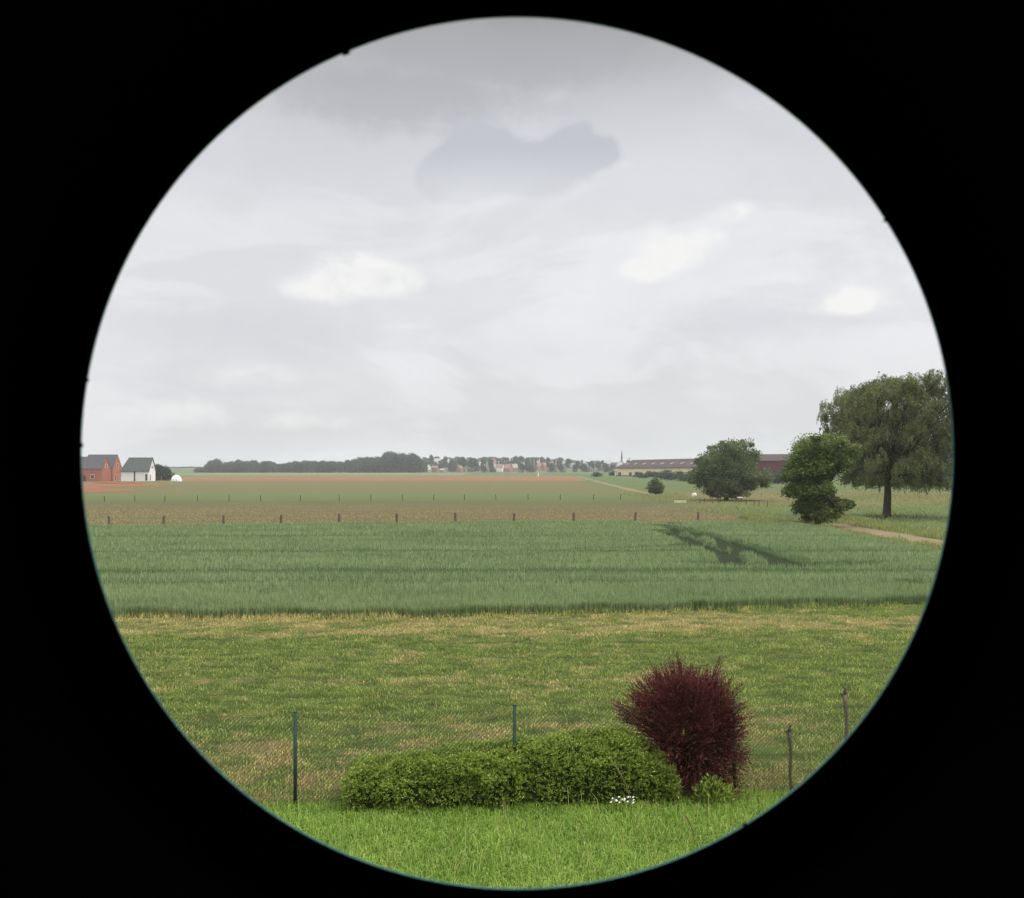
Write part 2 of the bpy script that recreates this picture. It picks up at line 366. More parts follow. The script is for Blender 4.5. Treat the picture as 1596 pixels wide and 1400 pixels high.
# ------------------------------------------------------------------ foliage helpers
def rand_dirs(n, r=None):
    r = r or rng
    v = r.normal(size=(n, 3)); return v / np.linalg.norm(v, axis=1)[:, None]
def leaf_quads(P, L, Wd, axis=None, jitter=1.0):
    n = len(P); a = rand_dirs(n)
    if axis is not None: a = axis + a * jitter; a /= np.linalg.norm(a, axis=1)[:, None]
    b = np.cross(a, rand_dirs(n)); b /= np.linalg.norm(b, axis=1)[:, None] + 1e-9
    L = np.broadcast_to(np.asarray(L, float), (n,))[:, None]; Wd = np.broadcast_to(np.asarray(Wd, float), (n,))[:, None]
    V = np.stack([P, P + a * L * .5 + b * Wd * .5, P + a * L, P + a * L * .5 - b * Wd * .5], 1).reshape(-1, 3)
    return V, np.arange(4 * n).reshape(-1, 4)
def leaves_obj(name, P, L, Wd, m, parent=None, axis=None, jitter=1.0, rnd=None):
    V, F = leaf_quads(P, L, Wd, axis, jitter)
    rnd = rng.random(len(P)) if rnd is None else rnd
    return np_mesh(name, V, F, m, parent, {'rnd': np.repeat(rnd, 4)})
def blades(P, h, w, lean=0.35, curve=0.5):
    n = len(P); yaw = rng.random(n) * 2 * math.pi
    d = np.stack([np.cos(yaw), np.sin(yaw), 0 * yaw], 1); sd_ = np.stack([-np.sin(yaw), np.cos(yaw), 0 * yaw], 1)
    k = (rng.random(n) * lean)[:, None]; h = h[:, None] if hasattr(h, '__len__') else h; w = w[:, None] if hasattr(w, '__len__') else w
    up = np.array([0, 0, 1.0])
    mid = P + up * h * .55 + d * h * k * .35; tip = P + up * h * (1 - k * curve) + d * h * k
    V = np.stack([P - sd_ * w * .5, P + sd_ * w * .5, mid + sd_ * w * .42, mid - sd_ * w * .42, tip], 1).reshape(-1, 3)
    i = np.arange(n)[:, None] * 5
    F = np.concatenate([i + np.array([[0, 1, 2]]), i + np.array([[0, 2, 3]]), i + np.array([[3, 2, 4]])], 0)
    return V, F
def grass(name, P, h, w, m, lean=0.35, rnd=None):
    V, F = blades(P, h, w, lean); rnd = rng.random(len(P)) if rnd is None else rnd
    return tag(np_mesh(name, V, F, m, None, {'rnd': np.repeat(rnd, 5)}), kind='stuff')

def vnoise(x, y, seed=0):                          # smooth value noise, 0..1
    r = np.random.default_rng(seed); T = r.random((64, 64))
    xi = np.floor(x).astype(int); yi = np.floor(y).astype(int); fx = sstep(x - xi); fy = sstep(y - yi)
    g = lambda a, b: T[a % 64, b % 64]
    return (g(xi, yi) * (1 - fx) + g(xi + 1, yi) * fx) * (1 - fy) + (g(xi, yi + 1) * (1 - fx) + g(xi + 1, yi + 1) * fx) * fy

# ------------------------------------------------------------------ lawn, meadow, wheat
n = 190000
x = rng.uniform(-9, 9, n); y = rng.uniform(8.6, 13.7, n)
k = y < fence_y(x) + .08; x, y = x[k], y[k]
cl = vnoise(x * 3.4, y * 3.4, 1) * .55 + vnoise(x * 1.1, y * 1.1, 2) * .45; cl = cl ** 1.4 * 1.25
P = np.stack([x, y, 0 * x], 1)
grass('lawn_grass', P, .05 + .15 * cl * rng.random(len(x)) + .04 * rng.random(len(x)), .0045 + .0045 * rng.random(len(x)), GM['lawn_blade'], 1.3)
n = 900
x = rng.uniform(-9, 9, n); y = rng.uniform(8.8, 13.4, n); P = np.stack([x, y, 0 * x], 1)
grass('seed_stalks', P, rng.uniform(.22, .48, n), np.full(n, .006), GM['meadow_blade'], 0.7, np.full(n, .95))
n = 420000
y = 13.3 + (33 - 13.3) * rng.random(n) ** 1.15; x = rng.uniform(-1, 1, n) * (6 + y * .55)
k = (y > fence_y(x)) & (y < wheat_front(x) + .4); x, y = x[k], y[k]
cl = vnoise(x * 1.5, y * 2.5, 3)
k = rng.random(len(x)) < .35 + .8 * cl; x, y, cl = x[k], y[k], cl[k]
edge = sstep((y - wheat_front(x) + .8) / .6)
P = np.stack([x, y, 0 * x], 1)
grass('meadow_grass', P, .03 + .10 * cl * rng.random(len(x)) + .18 * edge * rng.random(len(x)), .010 + .010 * rng.random(len(x)), GM['meadow_blade'], 0.9)

# wheat crop: height field with wheel tracks and lodged patches
HW = 0.52
def seg_d(x, y, a, b):
    ax, ay = a; bx, by = b; t_ = np.clip(((x - ax) * (bx - ax) + (y - ay) * (by - ay)) / ((bx - ax) ** 2 + (by - ay) ** 2), 0, 1)
    return np.hypot(x - ax - t_ * (bx - ax), y - ay - t_ * (by - ay)), t_
LODGE = [
    ([(1030, 818, .8), (1085, 829, .9), (1130, 841, .7), (1152, 850, 1.2), (1190, 858, .7), (1215, 868, .9), (1240, 879, 1.0)]),
    ([(900, 855, .4), (985, 853, .8), (1060, 852, 1.2), (1088, 846, .9), (1112, 852, .6), (1133, 862, .5), (1146, 876, .7)]),
    ([(1070, 876, .5), (1128, 878, 1.2), (1200, 879, 1.3), (1250, 880, 1.5), (1310, 879, 1.1), (1380, 876, .5)]),
    ([(940, 811, .8), (990, 812.5, 1.3), (1045, 815.5, 1.7)]),
    ([(1035, 826, .9), (1085, 843, .9)]),
    ([(1130, 862, .5), (1165, 852, .6)]),
    ([(1420, 905, .3), (1470, 912, .4)]),
]
LODGE = [[(*at(a, b, .35), w) for a, b, w in ln] for ln in LODGE]
def wheat_h(x, y):
    h = HW + .07 * (vnoise(x * .5, y * .5, 5) - .5) + .05 * (vnoise(x * 2.0, y * 2.0, 6) - .5)
    cut = np.zeros_like(h)
    wob = .5 * (vnoise(x * .7, y * .7, 8) - .5)
    for ln in LODGE:
        for a, b in zip(ln[:-1], ln[1:]):
            d, t_ = seg_d(x, y, a[:2], b[:2]); w = a[2] * (1 - t_) + b[2] * t_
            cut = np.maximum(cut, 1 - sstep((d + wob * .7 - w * .56 - .14) / .30))
    for yc, hw, dep in ((40.4, .85, .50), (36.4, .3, .25), (50.6, .65, .45), (62.2, .6, .35)):
        yl = yc + .010 * (x + 10)
        cut = np.maximum(cut, dep * (1 - sstep((np.abs(y - yl + wob * .5) - hw) / .45)) * (.55 + .45 * vnoise(x * .25, y * 0 + yc, 9)))
    return h * (1 - .88 * cut), cut
def wheat_mat():
    m, t = mat('wheat_leaf')
    r = t.n('ShaderNodeAttribute', attribute_name='rnd').outputs['Fac']
    n1 = t.noise(hsmooth_pos(t, 0.12, 0.3), 1.0, 4, 0.6)
    c = t.mixc(t.m('ADD', t.m('MULTIPLY', t.m('SUBTRACT', n1, 0.5), 1.0), r), C(92, 114, 72, KB), C(160, 175, 124, KB))
    finish(t, c, 0.6, 0.3, 0, None, 0.3); return m
WM = wheat_mat()
nx, ny = 330, 230
gx = np.linspace(WX0 + .3, WX1 - .2, nx); V = []; CU = []
for k in np.linspace(0, 1, ny):
    gy = wheat_front(gx) + .7 + k ** 1.3 * (wheat_back(gx) - wheat_front(gx) - .9)
    h, cut = wheat_h(gx, gy); V.append(np.stack([gx, gy, np.maximum(h * (.74 + .26 * sstep((gy - wheat_front(gx)) / 1.5)) - .19, .03)], 1)); CU.append(cut)
V = np.concatenate(V); i = (np.arange(ny - 1)[:, None] * nx + np.arange(nx - 1)[None]).ravel()
F = np.stack([i, i + 1, i + nx + 1, i + nx], 1)
b = np.concatenate([np.arange(nx), np.arange(ny) * nx + nx - 1, (ny - 1) * nx + np.arange(nx)[::-1], np.arange(ny)[::-1] * nx])
Vb = V[b].copy(); Vb[:, 2] = 0; o0 = len(V); j = np.arange(len(b)); jn = (j + 1) % len(b)
F = np.concatenate([F, np.stack([b[j], b[jn], o0 + jn, o0 + j], 1)]); V = np.concatenate([V, Vb])
undersm, t = mat('wheat_stems')
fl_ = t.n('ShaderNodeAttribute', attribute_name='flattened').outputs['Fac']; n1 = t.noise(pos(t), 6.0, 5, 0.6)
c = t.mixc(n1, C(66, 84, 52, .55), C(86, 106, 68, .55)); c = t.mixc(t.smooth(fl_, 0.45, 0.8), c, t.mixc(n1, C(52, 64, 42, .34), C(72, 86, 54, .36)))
finish(t, c, 0.95, 0.05)
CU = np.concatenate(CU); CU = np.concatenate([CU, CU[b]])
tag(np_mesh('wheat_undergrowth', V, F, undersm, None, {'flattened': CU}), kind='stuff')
n = 660000
u = rng.random(n); y = 30.6 + 51 * u ** 1.45; x = np.where(rng.random(n) < .86, rng.uniform(-1, 1, n) * (2 + y * .48), rng.uniform(WX0, WX1, n))
k = (x > WX0) & (x < WX1) & (y > wheat_front(x)) & (y < wheat_back(x)); x, y = x[k], y[k]
n2 = 95000
xf = rng.uniform(-24, 21.2, n2); yf = wheat_front(xf) + rng.random(n2) ** 2.0 * 3.4
n3 = 14000
yr = rng.uniform(38, 80, n3); xr = 21.2 - rng.random(n3) ** 2 * .6
x = np.concatenate([x, xf, xr]); y = np.concatenate([y, yf, yr])
h, cut = wheat_h(x, y)
k = rng.random(len(x)) > cut * .9; x, y, h, cut = x[k], y[k], h[k], cut[k]
h = h * rng.uniform(.72, 1.14, len(x)) * (.74 + .26 * sstep((y - wheat_front(x)) / 1.5)); tuft = vnoise(x * 7, y * 2.2, 41); k = (rng.random(len(x)) < .20 + 1.15 * tuft) | (y > 50); x, y, h, cut = x[k], y[k], h[k], cut[k]; dep = np.minimum(h * .97, np.where(y < wheat_front(x) + 3.0, h * .97, .40))
P = np.stack([x, y, h - dep], 1)
wd = .012 + .012 * rng.random(len(x)) + .0003 * (y - 30)
V, F = blades(P, dep, wd, .30, .3)
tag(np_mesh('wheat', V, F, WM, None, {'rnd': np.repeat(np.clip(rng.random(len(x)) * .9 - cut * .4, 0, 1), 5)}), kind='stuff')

# tall dry grass between the wheat and the pasture, and along the farm track
drygrass = leafy('dry_grass', C(134, 126, 86, 1.25), C(144, 136, 94, 1.25), C(128, 136, 88, 1.25), 0.06, 0.25)
n = 110000
y = 80 + 66 * rng.random(n) ** 1.3; x = rng.uniform(-1, 1, n) * y * .55
k = (y > wheat_back(x) + .6) & (x < 22 + 5 * rng.random(n)); x, y = x[k], y[k]
cl = vnoise(x * .12, y * .35, 11)
k = rng.random(len(x)) < (cl * 1.3 - .1) * (1 - sstep((y - 92) / 52)); x, y = x[k], y[k]
grass('dry_grass', np.stack([x, y, 0 * x], 1), rng.uniform(.03, .13, len(x)), rng.uniform(.04, .08, len(x)), drygrass, .8)
verge = leafy('verge_grass', C(108, 126, 70, 1.0), C(148, 150, 92, 1.0), C(172, 158, 104, 1.0), 0.35, 0.3)
tuftm = leafy('pasture_tuft', C(112, 128, 74, 1.0), C(140, 144, 88, 1.0), None, 0.1, 0.3)
n = 70000
y = rng.uniform(40, 96, n); x = np.where(rng.random(n) < .62, rng.uniform(21.2, 23.6, n), rng.uniform(26.8, 31, n))
cl = vnoise(x * .8, y * .5, 12); k = rng.random(n) < cl + .15; x, y, cl = x[k], y[k], cl[k]
grass('verge_grass', np.stack([x, y, 0 * x], 1), rng.uniform(.15, .5, len(x)) * (.5 + cl), rng.uniform(.02, .04, len(x)), verge, .8)
n = 45000
y = rng.uniform(84, 200, n); x = rng.uniform(20, 90, n); k = (np.abs(x / y) < .48); x, y = x[k], y[k]
cl = vnoise(x * .15, y * .12, 14); k = rng.random(len(x)) < cl * 1.2 - .15; x, y = x[k], y[k]
grass('pasture_tufts', np.stack([x, y, tz(x, y)], 1), rng.uniform(.12, .42, len(x)), rng.uniform(.04, .07, len(x)), tuftm, .8)

# ------------------------------------------------------------------ near fence
coat = simple('green_coated_steel', (.030, .066, .046, 1), (.022, .05, .036, 1), 9, 0.75, 0.15)
wirem = simple('green_wire', (.06, .085, .05, 1), (.05, .07, .045, 1), 9, 0.5, 0.4)
fence = thing('chain_link_fence', 'green chain link fence with thin posts behind the hedge', 'fence', (0, 13.42, 0))
for px_, hh in ((460, 1.20), (802, 1.24), (1145, 1.24), (118, 1.2), (1488, 1.22)):
    X = (px_ - CX) / PX * 13.42; X = X * (1 + .075 * X / 13.42)
    bm = bmesh.new(); tube(bm, [(X, .075 * X, -.1), (X, .075 * X, hh)], .024, 10); tube(bm, [(X, .075 * X, hh), (X, .075 * X, hh + .012)], [.027, .018], 10)
    bm_obj('post', bm, coat, fence, True)
def wires(pl, r):                                  # polylines (n, k, 3) to three-sided wires
    pl = np.asarray(pl); n, k, _ = pl.shape
    offs = np.array([[0, -1, .6], [.87, .5, -.6], [-.87, .5, .6]]) * r
    V = (pl[:, :, None, :] + offs).reshape(-1, 3)
    b = (np.arange(n)[:, None] * k + np.arange(k - 1)[None]).ravel() * 3
    F = np.concatenate([np.stack([b + i, b + (i + 1) % 3, b + 3 + (i + 1) % 3, b + 3 + i], 1) for i in range(3)])
    return V, F
cell = .055; zz = np.arange(0, 1.14, cell / 2); pls = []
for q, x0 in enumerate(np.arange(-6, 6, cell)):
    s_ = np.where(np.arange(len(zz)) % 2 == 0, 0, cell) ; xx = x0 + s_ * .5 * 1.02
    pls.append(np.stack([xx, .075 * xx, zz + .03], 1)); xx = x0 + cell - s_ * .5 * 1.02
    pls.append(np.stack([xx, .075 * xx, zz + .03], 1))
V, F = wires(pls, .0027); np_mesh('wire_mesh', V, F, wirem, fence)
xs = np.linspace(-6, 6, 30)
V, F = wires([np.stack([xs, .075 * xs - .004, 0 * xs + z_], 1) for z_ in (.08, .62, 1.17)], .0022); np_mesh('tension_wire', V, F, wirem, fence)

# ------------------------------------------------------------------ hedge and shrubs
def top_h(x):
    pxs = CX + x / 13.75 * PX
    yt = np.interp(pxs, [520, 528, 560, 640, 750, 830, 900, 960, 1000, 1040, 1060, 1070], [1245, 1195, 1170, 1161, 1151, 1141, 1133, 1128, 1146, 1174, 1205, 1245])
    return H - (yt - HOR) * 13.75 / PX
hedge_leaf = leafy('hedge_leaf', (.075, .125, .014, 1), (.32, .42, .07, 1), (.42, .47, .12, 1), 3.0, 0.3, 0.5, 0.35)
twig = simple('hedge_twigs', (.035, .045, .012, 1), (.02, .028, .008, 1), 12, 0.9, 0.1)
hedge = thing('hedge', 'long low green hedge sloping up towards the dark red shrub', 'hedge', (0, 13.50, 0))
xs = np.linspace(-2.05, 2.12, 60); V = []; NR = 14
for x_ in xs:
    hh = max(.1, float(top_h(np.array(x_)))) - .10; e = min(1, (x_ + 2.25) / .25, (2.2 - x_) / .25)
    for k in range(NR):
        a = math.pi * k / (NR - 1); dd = .40 * (.55 + .45 * e)
        V.append((x_, .075 * x_ - dd * math.cos(a) * (1 if True else 0), max(0.0, hh * (max(0.0, math.sin(a)) ** .45) - .05) * e + .02 * math.sin(x_ * 9 + k)))
i = (np.arange(len(xs) - 1)[:, None] * NR + np.arange(NR - 1)[None]).ravel()
np_mesh('twigs', V, np.stack([i, i + 1, i + NR + 1, i + NR], 1), twig, hedge)
n = 10500
x = rng.uniform(-2.13, 2.16, n); a = math.pi * rng.random(n); hh = np.maximum(.08, top_h(x))
yo = -.47 * np.cos(a); z = hh * np.sin(a) ** .45 - .05
lump = vnoise(x * 3.5, a * 3, 21) + .5 * vnoise(x * 9, a * 7, 22) - .75
yo *= 1 + .34 * lump; z *= 1 + .16 * lump
L = rng.uniform(.10, .24, n) * np.where(rng.random(n) < .06, 1.6, 1)
dirs = np.stack([rng.normal(.25, .30, n), -np.cos(a) * .6 + rng.normal(0, .3, n), np.sin(a) * .7 + .35 + rng.normal(0, .2, n)], 1); dirs /= np.linalg.norm(dirs, axis=1)[:, None]
P0 = np.stack([x, .075 * x + yo, np.maximum(z, .03)], 1) - dirs * (L * .7)[:, None]
m_ = 13; tt = np.linspace(.15, 1, m_)
PP = (P0[:, None] + dirs[:, None] * (L[:, None] * tt)[..., None]); PP[..., 2] -= .05 * tt ** 2; PP = PP.reshape(-1, 3)
PP += rng.normal(0, .006, PP.shape); AX = np.repeat(dirs, m_, 0)
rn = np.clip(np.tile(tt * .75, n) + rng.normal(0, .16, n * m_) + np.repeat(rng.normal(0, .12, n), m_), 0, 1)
k = PP[:, 2] > .01
leaves_obj('foliage', PP[k], rng.uniform(.025, .046, k.sum()), rng.uniform(.011, .018, k.sum()), hedge_leaf, hedge, AX[k], .8, rn[k])

berb_leaf = leafy('purple_leaf', (.040, .010, .009, 1), (.150, .036, .030, 1), (.23, .07, .05, 1), 2.2, 0.2, 0.55, 0.3)
bark = simple('bark', (.085, .07, .052, 1), (.045, .038, .03, 1), 6, 0.95, 0.1, bmp=.6, stretch=(3, 3, .6))
redbark = simple('purple_bark', (.04, .018, .018, 1), (.025, .012, .012, 1), 9, 0.9, 0.1)
BX, BY = (1066 - CX) / PX * 13.85, 13.85
shrub = thing('barberry_shrub', 'dark purple red spiky shrub at the right end of the hedge', 'shrub', (BX, BY, 0))
PA, PAX, PR, stems = [], [], [], bmesh.new()
def shoot(st, tip, up, k, s0, spread):
    mid = (st + tip) * .5 + Vector((0, 0, up)); f = lambda q: st.lerp(mid, q).lerp(mid.lerp(tip, q), q)
    for q in np.linspace(s0, 1, k):
        tg = (mid.lerp(tip, q) - st.lerp(mid, q)).normalized()
        PA.append(f(q) + Vector([random.gauss(0, spread * (1.3 - q)) for _ in range(3)])); PAX.append(tg); PR.append(q)
    return [f(q) for q in np.linspace(0, 1, 6)]
sq = BY / PX
CL = [(1040, 1082, 30), (1075, 1075, 30), (1110, 1087, 28), (1122, 1117, 27), (1085, 1115, 36), (1045, 1112, 30), (1010, 1112, 24), (1010, 1088, 17), (1050, 1147, 28), (1090, 1155, 36), (1122, 1155, 26),
      (1100, 1187, 24), (1126, 1187, 17), (1075, 1187, 22), (1055, 1062, 11), (1027, 1070, 9), (1112, 1072, 10), (984, 1112, 10), (1134, 1136, 10), (1132, 1168, 10), (1045, 1168, 22), (1060, 1190, 20), (1028, 1142, 20), (1085, 1205, 18), (1115, 1205, 16)]
for cx_, cy_, cr_ in CL:
    c0 = Vector(((cx_ - 1066) * sq, 0, (1237 - cy_ - 13) * sq)); rr0 = cr_ * sq * random.uniform(.66, .86)
    for q in range(int(170 * (cr_ / 26) ** 2)):
        dy = random.uniform(-1, 1) * .42 * min(1, cr_ / 24 + .2); d = Vector(rand_dirs(1)[0]); c = c0 + Vector((d.x, d.y, d.z)) * rr0 * random.random() ** .5 + Vector((0, dy, 0))
        if c.z < .08: continue
        o_ = (c - Vector((.05, 0, .55))).normalized()
        dr = (o_ * 1.2 + Vector((0, 0, .25)) + Vector(rand_dirs(1)[0]) * .55).normalized() * random.uniform(.14, .34)
        shoot(c, c + dr, .02, 20, 0, .007)
for q in range(1300):                               # the dense middle
    d = Vector(rand_dirs(1)[0]) * random.random() ** .4; c = Vector(((1084 - 1066 + d.x * 56) * sq, d.y * .42 - .05, (1237 - 1148 - d.z * 66) * sq))
    if c.z < .06: continue
    dr = (Vector(rand_dirs(1)[0]) + Vector((0, 0, .35))).normalized() * random.uniform(.12, .26); shoot(c, c + dr, .02, 15, 0, .008)
SP = [(955, 1098), (975, 1082), (992, 1070), (1020, 1043), (1050, 1036), (1056, 1028), (1088, 1052), (1124, 1036), (1136, 1060), (1152, 1072), (1158, 1100), (1155, 1128), (1160, 1152), (1164, 1178), (1164, 1192), (1005, 1060), (1040, 1048), (1105, 1052), (960, 1120), (975, 1132)]
for q in range(190):                                # long arching shoots beyond it
    if q < 5 * len(SP): tx, ty = SP[q % len(SP)]; tx += random.uniform(-5, 5) * (q >= len(SP)) * 1.2; ty += random.uniform(-4, 8) * (q >= len(SP))
    else:
        a = random.uniform(-.35, math.pi + .2); tx = 1078 + 80 * math.cos(a) * random.uniform(.7, 1); ty = 1122 - 78 * math.sin(a) * random.uniform(.7, 1)
    tip = Vector(((tx - 1066) * sq, random.gauss(0, .18), (1237 - ty) * sq)); st = Vector((.05, 0, .55)).lerp(tip, .35)
    pts = shoot(st, tip, .07, 40, .1, .010); tube(stems, pts, [.005, .005, .004, .004, .003, .002], 4)
tube(stems, [(0, 0, -.05), (.02, 0, .3), (0, 0, .7)], [.05, .04, .02], 8)
for q in range(9):
    a = q * 2.4; tube(stems, [(0, 0, .02), (.08 * math.cos(a), .08 * math.sin(a), .3), (.22 * math.cos(a), .22 * math.sin(a), .8)], [.02, .016, .008], 6)
bm_obj('stem', stems, redbark, shrub)
PA = np.array([tuple(p) for p in PA]); PAX = np.array([tuple(p) for p in PAX]); PR = np.array(PR)
leaves_obj('foliage', PA, rng.uniform(.024, .042, len(PA)), rng.uniform(.009, .015, len(PA)), berb_leaf, shrub, PAX, .5, np.clip(PR * .7 + rng.normal(0, .2, len(PR)), 0, 1))

def small_plant(name, label, cat, px_, d, w, h, nl, m, ls=.05, gz=0):
    X = (px_ - CX) / PX * d; o = thing(name, label, cat, (X, d, 0))
    n = nl; a = rng.random(n) * 2 * math.pi; r_ = np.sqrt(rng.random(n)) * w * .5; z = rng.random(n) * h * (1 - (r_ / (w * .55)) ** 2 * .6)
    P = np.stack([r_ * np.cos(a), r_ * np.sin(a) * .7, z], 1)
    ax = np.stack([np.cos(a) * .5, np.sin(a) * .5, np.full(n, .9)], 1)
    leaves_obj('foliage', P, rng.uniform(.6, 1.3, n) * ls, rng.uniform(.5, 1.1, n) * ls * .45, m, o, ax, .7)
    bm = bmesh.new()
    for q in range(6): aa = q * 1.05; tube(bm, [(0, 0, -.02), (w * .2 * math.cos(aa), w * .15 * math.sin(aa), h * .75)], [.006, .003], 5)
    bm_obj('stem', bm, twig, o); return o
small_plant('leafy_plant', 'leafy green plant at the foot of the dark red shrub', 'plant', 1112, 13.25, .52, .36, 700, hedge_leaf, .07)
fl = small_plant('white_flowers', 'cluster of small white flowers in front of the hedge', 'flowers', 968, 12.95, .34, .16, 120, hedge_leaf, .05)
petal = simple('white_petal', (.8, .8, .78, 1), (.7, .7, .68, 1), 40, 0.6, 0.2)
bm = bmesh.new()
for q in range(16):
    p = Vector((random.uniform(-.17, .17), random.uniform(-.07, .05), random.uniform(.13, .19)))
    for k in range(6):
        a = k * math.pi / 3; u_ = Vector((math.cos(a), math.sin(a) * .8, .35 * math.sin(a + 1))); w_ = Vector((-math.sin(a), math.cos(a), .4)) * .006
        bm.faces.new([bm.verts.new(v) for v in (p, p + u_ * .010 + w_, p + u_ * .021, p + u_ * .010 - w_)])
bm_obj('blossom', bm, petal, fl)
def stalk(label, px_, d, h, bend):
    X = (px_ - CX) / PX * d; o = thing('grass_stalk', label, 'grass stalk', (X, d, 0), group='tall grass stalks by the hedge')
    bm = bmesh.new(); pts = [(bend * (s ** 2), 0, h * s * (1 - .15 * s * abs(bend) / h)) for s in np.linspace(0, 1, 9)]
    tube(bm, pts, [.0045] * 7 + [.004, .002], 5); bm_obj('stem', bm, straw, o)
    bm = bmesh.new(); a = Vector(pts[-3]); b_ = Vector(pts[-1]); tube(bm, [a.lerp(b_, s) for s in (0, .3, .7, 1.1)], [.004, .012, .010, .002], 6); bm_obj('seed_head', bm, straw, o)
straw = simple('straw', C(186, 170, 118), C(160, 150, 98), 30, 0.8, 0.2)
stalk('tall dry grass stalk leaning against the hedge, right of its middle', 985, 12.80, .68, -.22)
stalk('bent pale grass stalk in the lawn below the white flowers', 990, 12.25, .40, .16)
stalk('thin pale grass stalk in the lawn below the dark red shrub', 1083, 11.7, .42, -.12)
stalk('short pale grass stalk in the lawn below the middle of the hedge', 722, 12.3, .30, .05)
# pruned trunks right of the shrub
sapbark = simple('sapling_bark', (.17, .135, .10, 1), (.11, .09, .065, 1), 14, 0.95, 0.1, bmp=.5, stretch=(3, 3, .8))
def pollard(label, px_, d, h, lean, r):
    X = (px_ - CX) / PX * d; o = thing('pollard_stump', label, 'tree stump', (X, d, 0), group='pruned thin trunks right of the shrub')
    bm = bmesh.new(); pts = [(lean * s + .012 * math.sin(s * 7 + px_), 0.01 * math.cos(s * 6), h * s - (.05 if s == 0 else 0)) for s in np.linspace(0, 1, 9)]
    tube(bm, pts, [r * 1.3, r * 1.1, r, r * .9, r, r * .9, r * .95, r * 1.2, r * 1.1], 9); bm_obj('trunk', bm, sapbark, o, True)
    bm = bmesh.new(); T = Vector(pts[-1])
    for q, (ax, az_, L) in enumerate(((-.9, .25, .07), (.8, .5, .08), (.15, 1, .12), (-.2, .9, .06), (.5, -.2, .05))):
        e = T + Vector((ax, .3 * math.sin(q * 2), az_)) * L; tube(bm, [T + Vector((0, 0, -.03)), T.lerp(e, .5) + Vector((0, .01, .01)), e], [r * .9, r * .75, r * .45], 7)
    bm_obj('knob', bm, sapbark, o, True)
pollard('thin pruned brown trunk nearer the dark red shrub', 1234, 13.75, .80, -.035, .022)
pollard('taller knobbly pruned trunk at the lower right rim of the view', 1322, 14.6, 1.12, -.05, .028)

# ------------------------------------------------------------------ field posts
wood = simple('weathered_wood', (.16, .13, .095, 1), (.10, .08, .06, 1), 14, 0.95, 0.1, bmp=.5, stretch=(4, 4, .5))
ORD = ['leftmost', 'second', 'third', 'fourth', 'fifth', 'sixth', 'seventh', 'eighth', 'ninth', 'tenth', 'eleventh', 'twelfth', 'thirteenth', 'fourteenth', 'fifteenth', 'sixteenth']
def post_mesh(r, h, seed):
    bm = bmesh.new(); tube(bm, [(0, 0, -.15), (.01, 0, h * .5), (.015 * math.sin(seed), 0, h - .04), (.015 * math.sin(seed), 0, h)], [r * 1.05, r, r * .95, r * .7], 9)
    me = bpy.data.meshes.new('wooden_post'); bmesh.ops.recalc_face_normals(bm, faces=bm.faces); bm.to_mesh(me); bm.free(); me.materials.append(wood); return me
pm = [post_mesh(.10, .80, s) for s in range(3)]
xsr = [170, 255, 348.5, 438, 529, 618, 709.5, 801, 894, 990, 1088]
for q, px_ in enumerate(xsr):
    d = np.interp(px_, [130, 500, 1100], [80.5, 85, 90]); o = bpy.data.objects.new('wooden_post', pm[q % 3]); COL.objects.link(o)
    o.location = ((px_ - CX) / PX * d, d, 0); o.rotation_euler = (random.gauss(0, .03), random.gauss(0, .04), q); o.scale = (1, 1, random.uniform(.95, 1.06))
    nm = ORD[q] if q else 'leftmost'; nm = 'rightmost' if q == len(xsr) - 1 else nm + ('' if q == 0 else ' from the left')
    tag(o, f'dark wooden post along the back edge of the wheat, {nm}', 'post', 'wooden posts behind the wheat')
pm2 = [post_mesh(.065, .85, s + 5) for s in range(2)]
xs2 = [162.6, 210, 257, 308, 357, 406, 468, 529, 578, 627, 676, 724, 773, 823, 873, 925, 967]
ORD += ['sixteenth', 'seventeenth']
for q, px_ in enumerate(xs2):
    d = np.interp(px_, [130, 970], [146, 158]); o = bpy.data.objects.new('thin_post', pm2[q % 2]); COL.objects.link(o)
    o.location = ((px_ - CX) / PX * d, d, 0); o.rotation_euler = (random.gauss(0, .03), random.gauss(0, .04), q)
    nm = 'leftmost' if q == 0 else ('rightmost' if q == len(xs2) - 1 else ORD[q] + ' from the left')
    tag(o, f'thin fence post in the far pasture row, {nm}', 'post', 'thin posts in the far pasture')
for q, (px_, d) in enumerate(((1091, 139), (1098, 139.5), (1110, 138), (1120, 137), (1163, 133), (1175, 130), (1183, 128), (1196, 125))):
    o = bpy.data.objects.new('thin_post', pm2[q % 2]); COL.objects.link(o); o.location = ((px_ - CX) / PX * d, d, 0); o.scale = (1, 1, .85)
    tag(o, f'small fence post below the round walnut tree, {"leftmost" if q == 0 else ("rightmost" if q == 7 else ORD[q] + " from the left")}', 'post', 'small posts below the walnut tree')

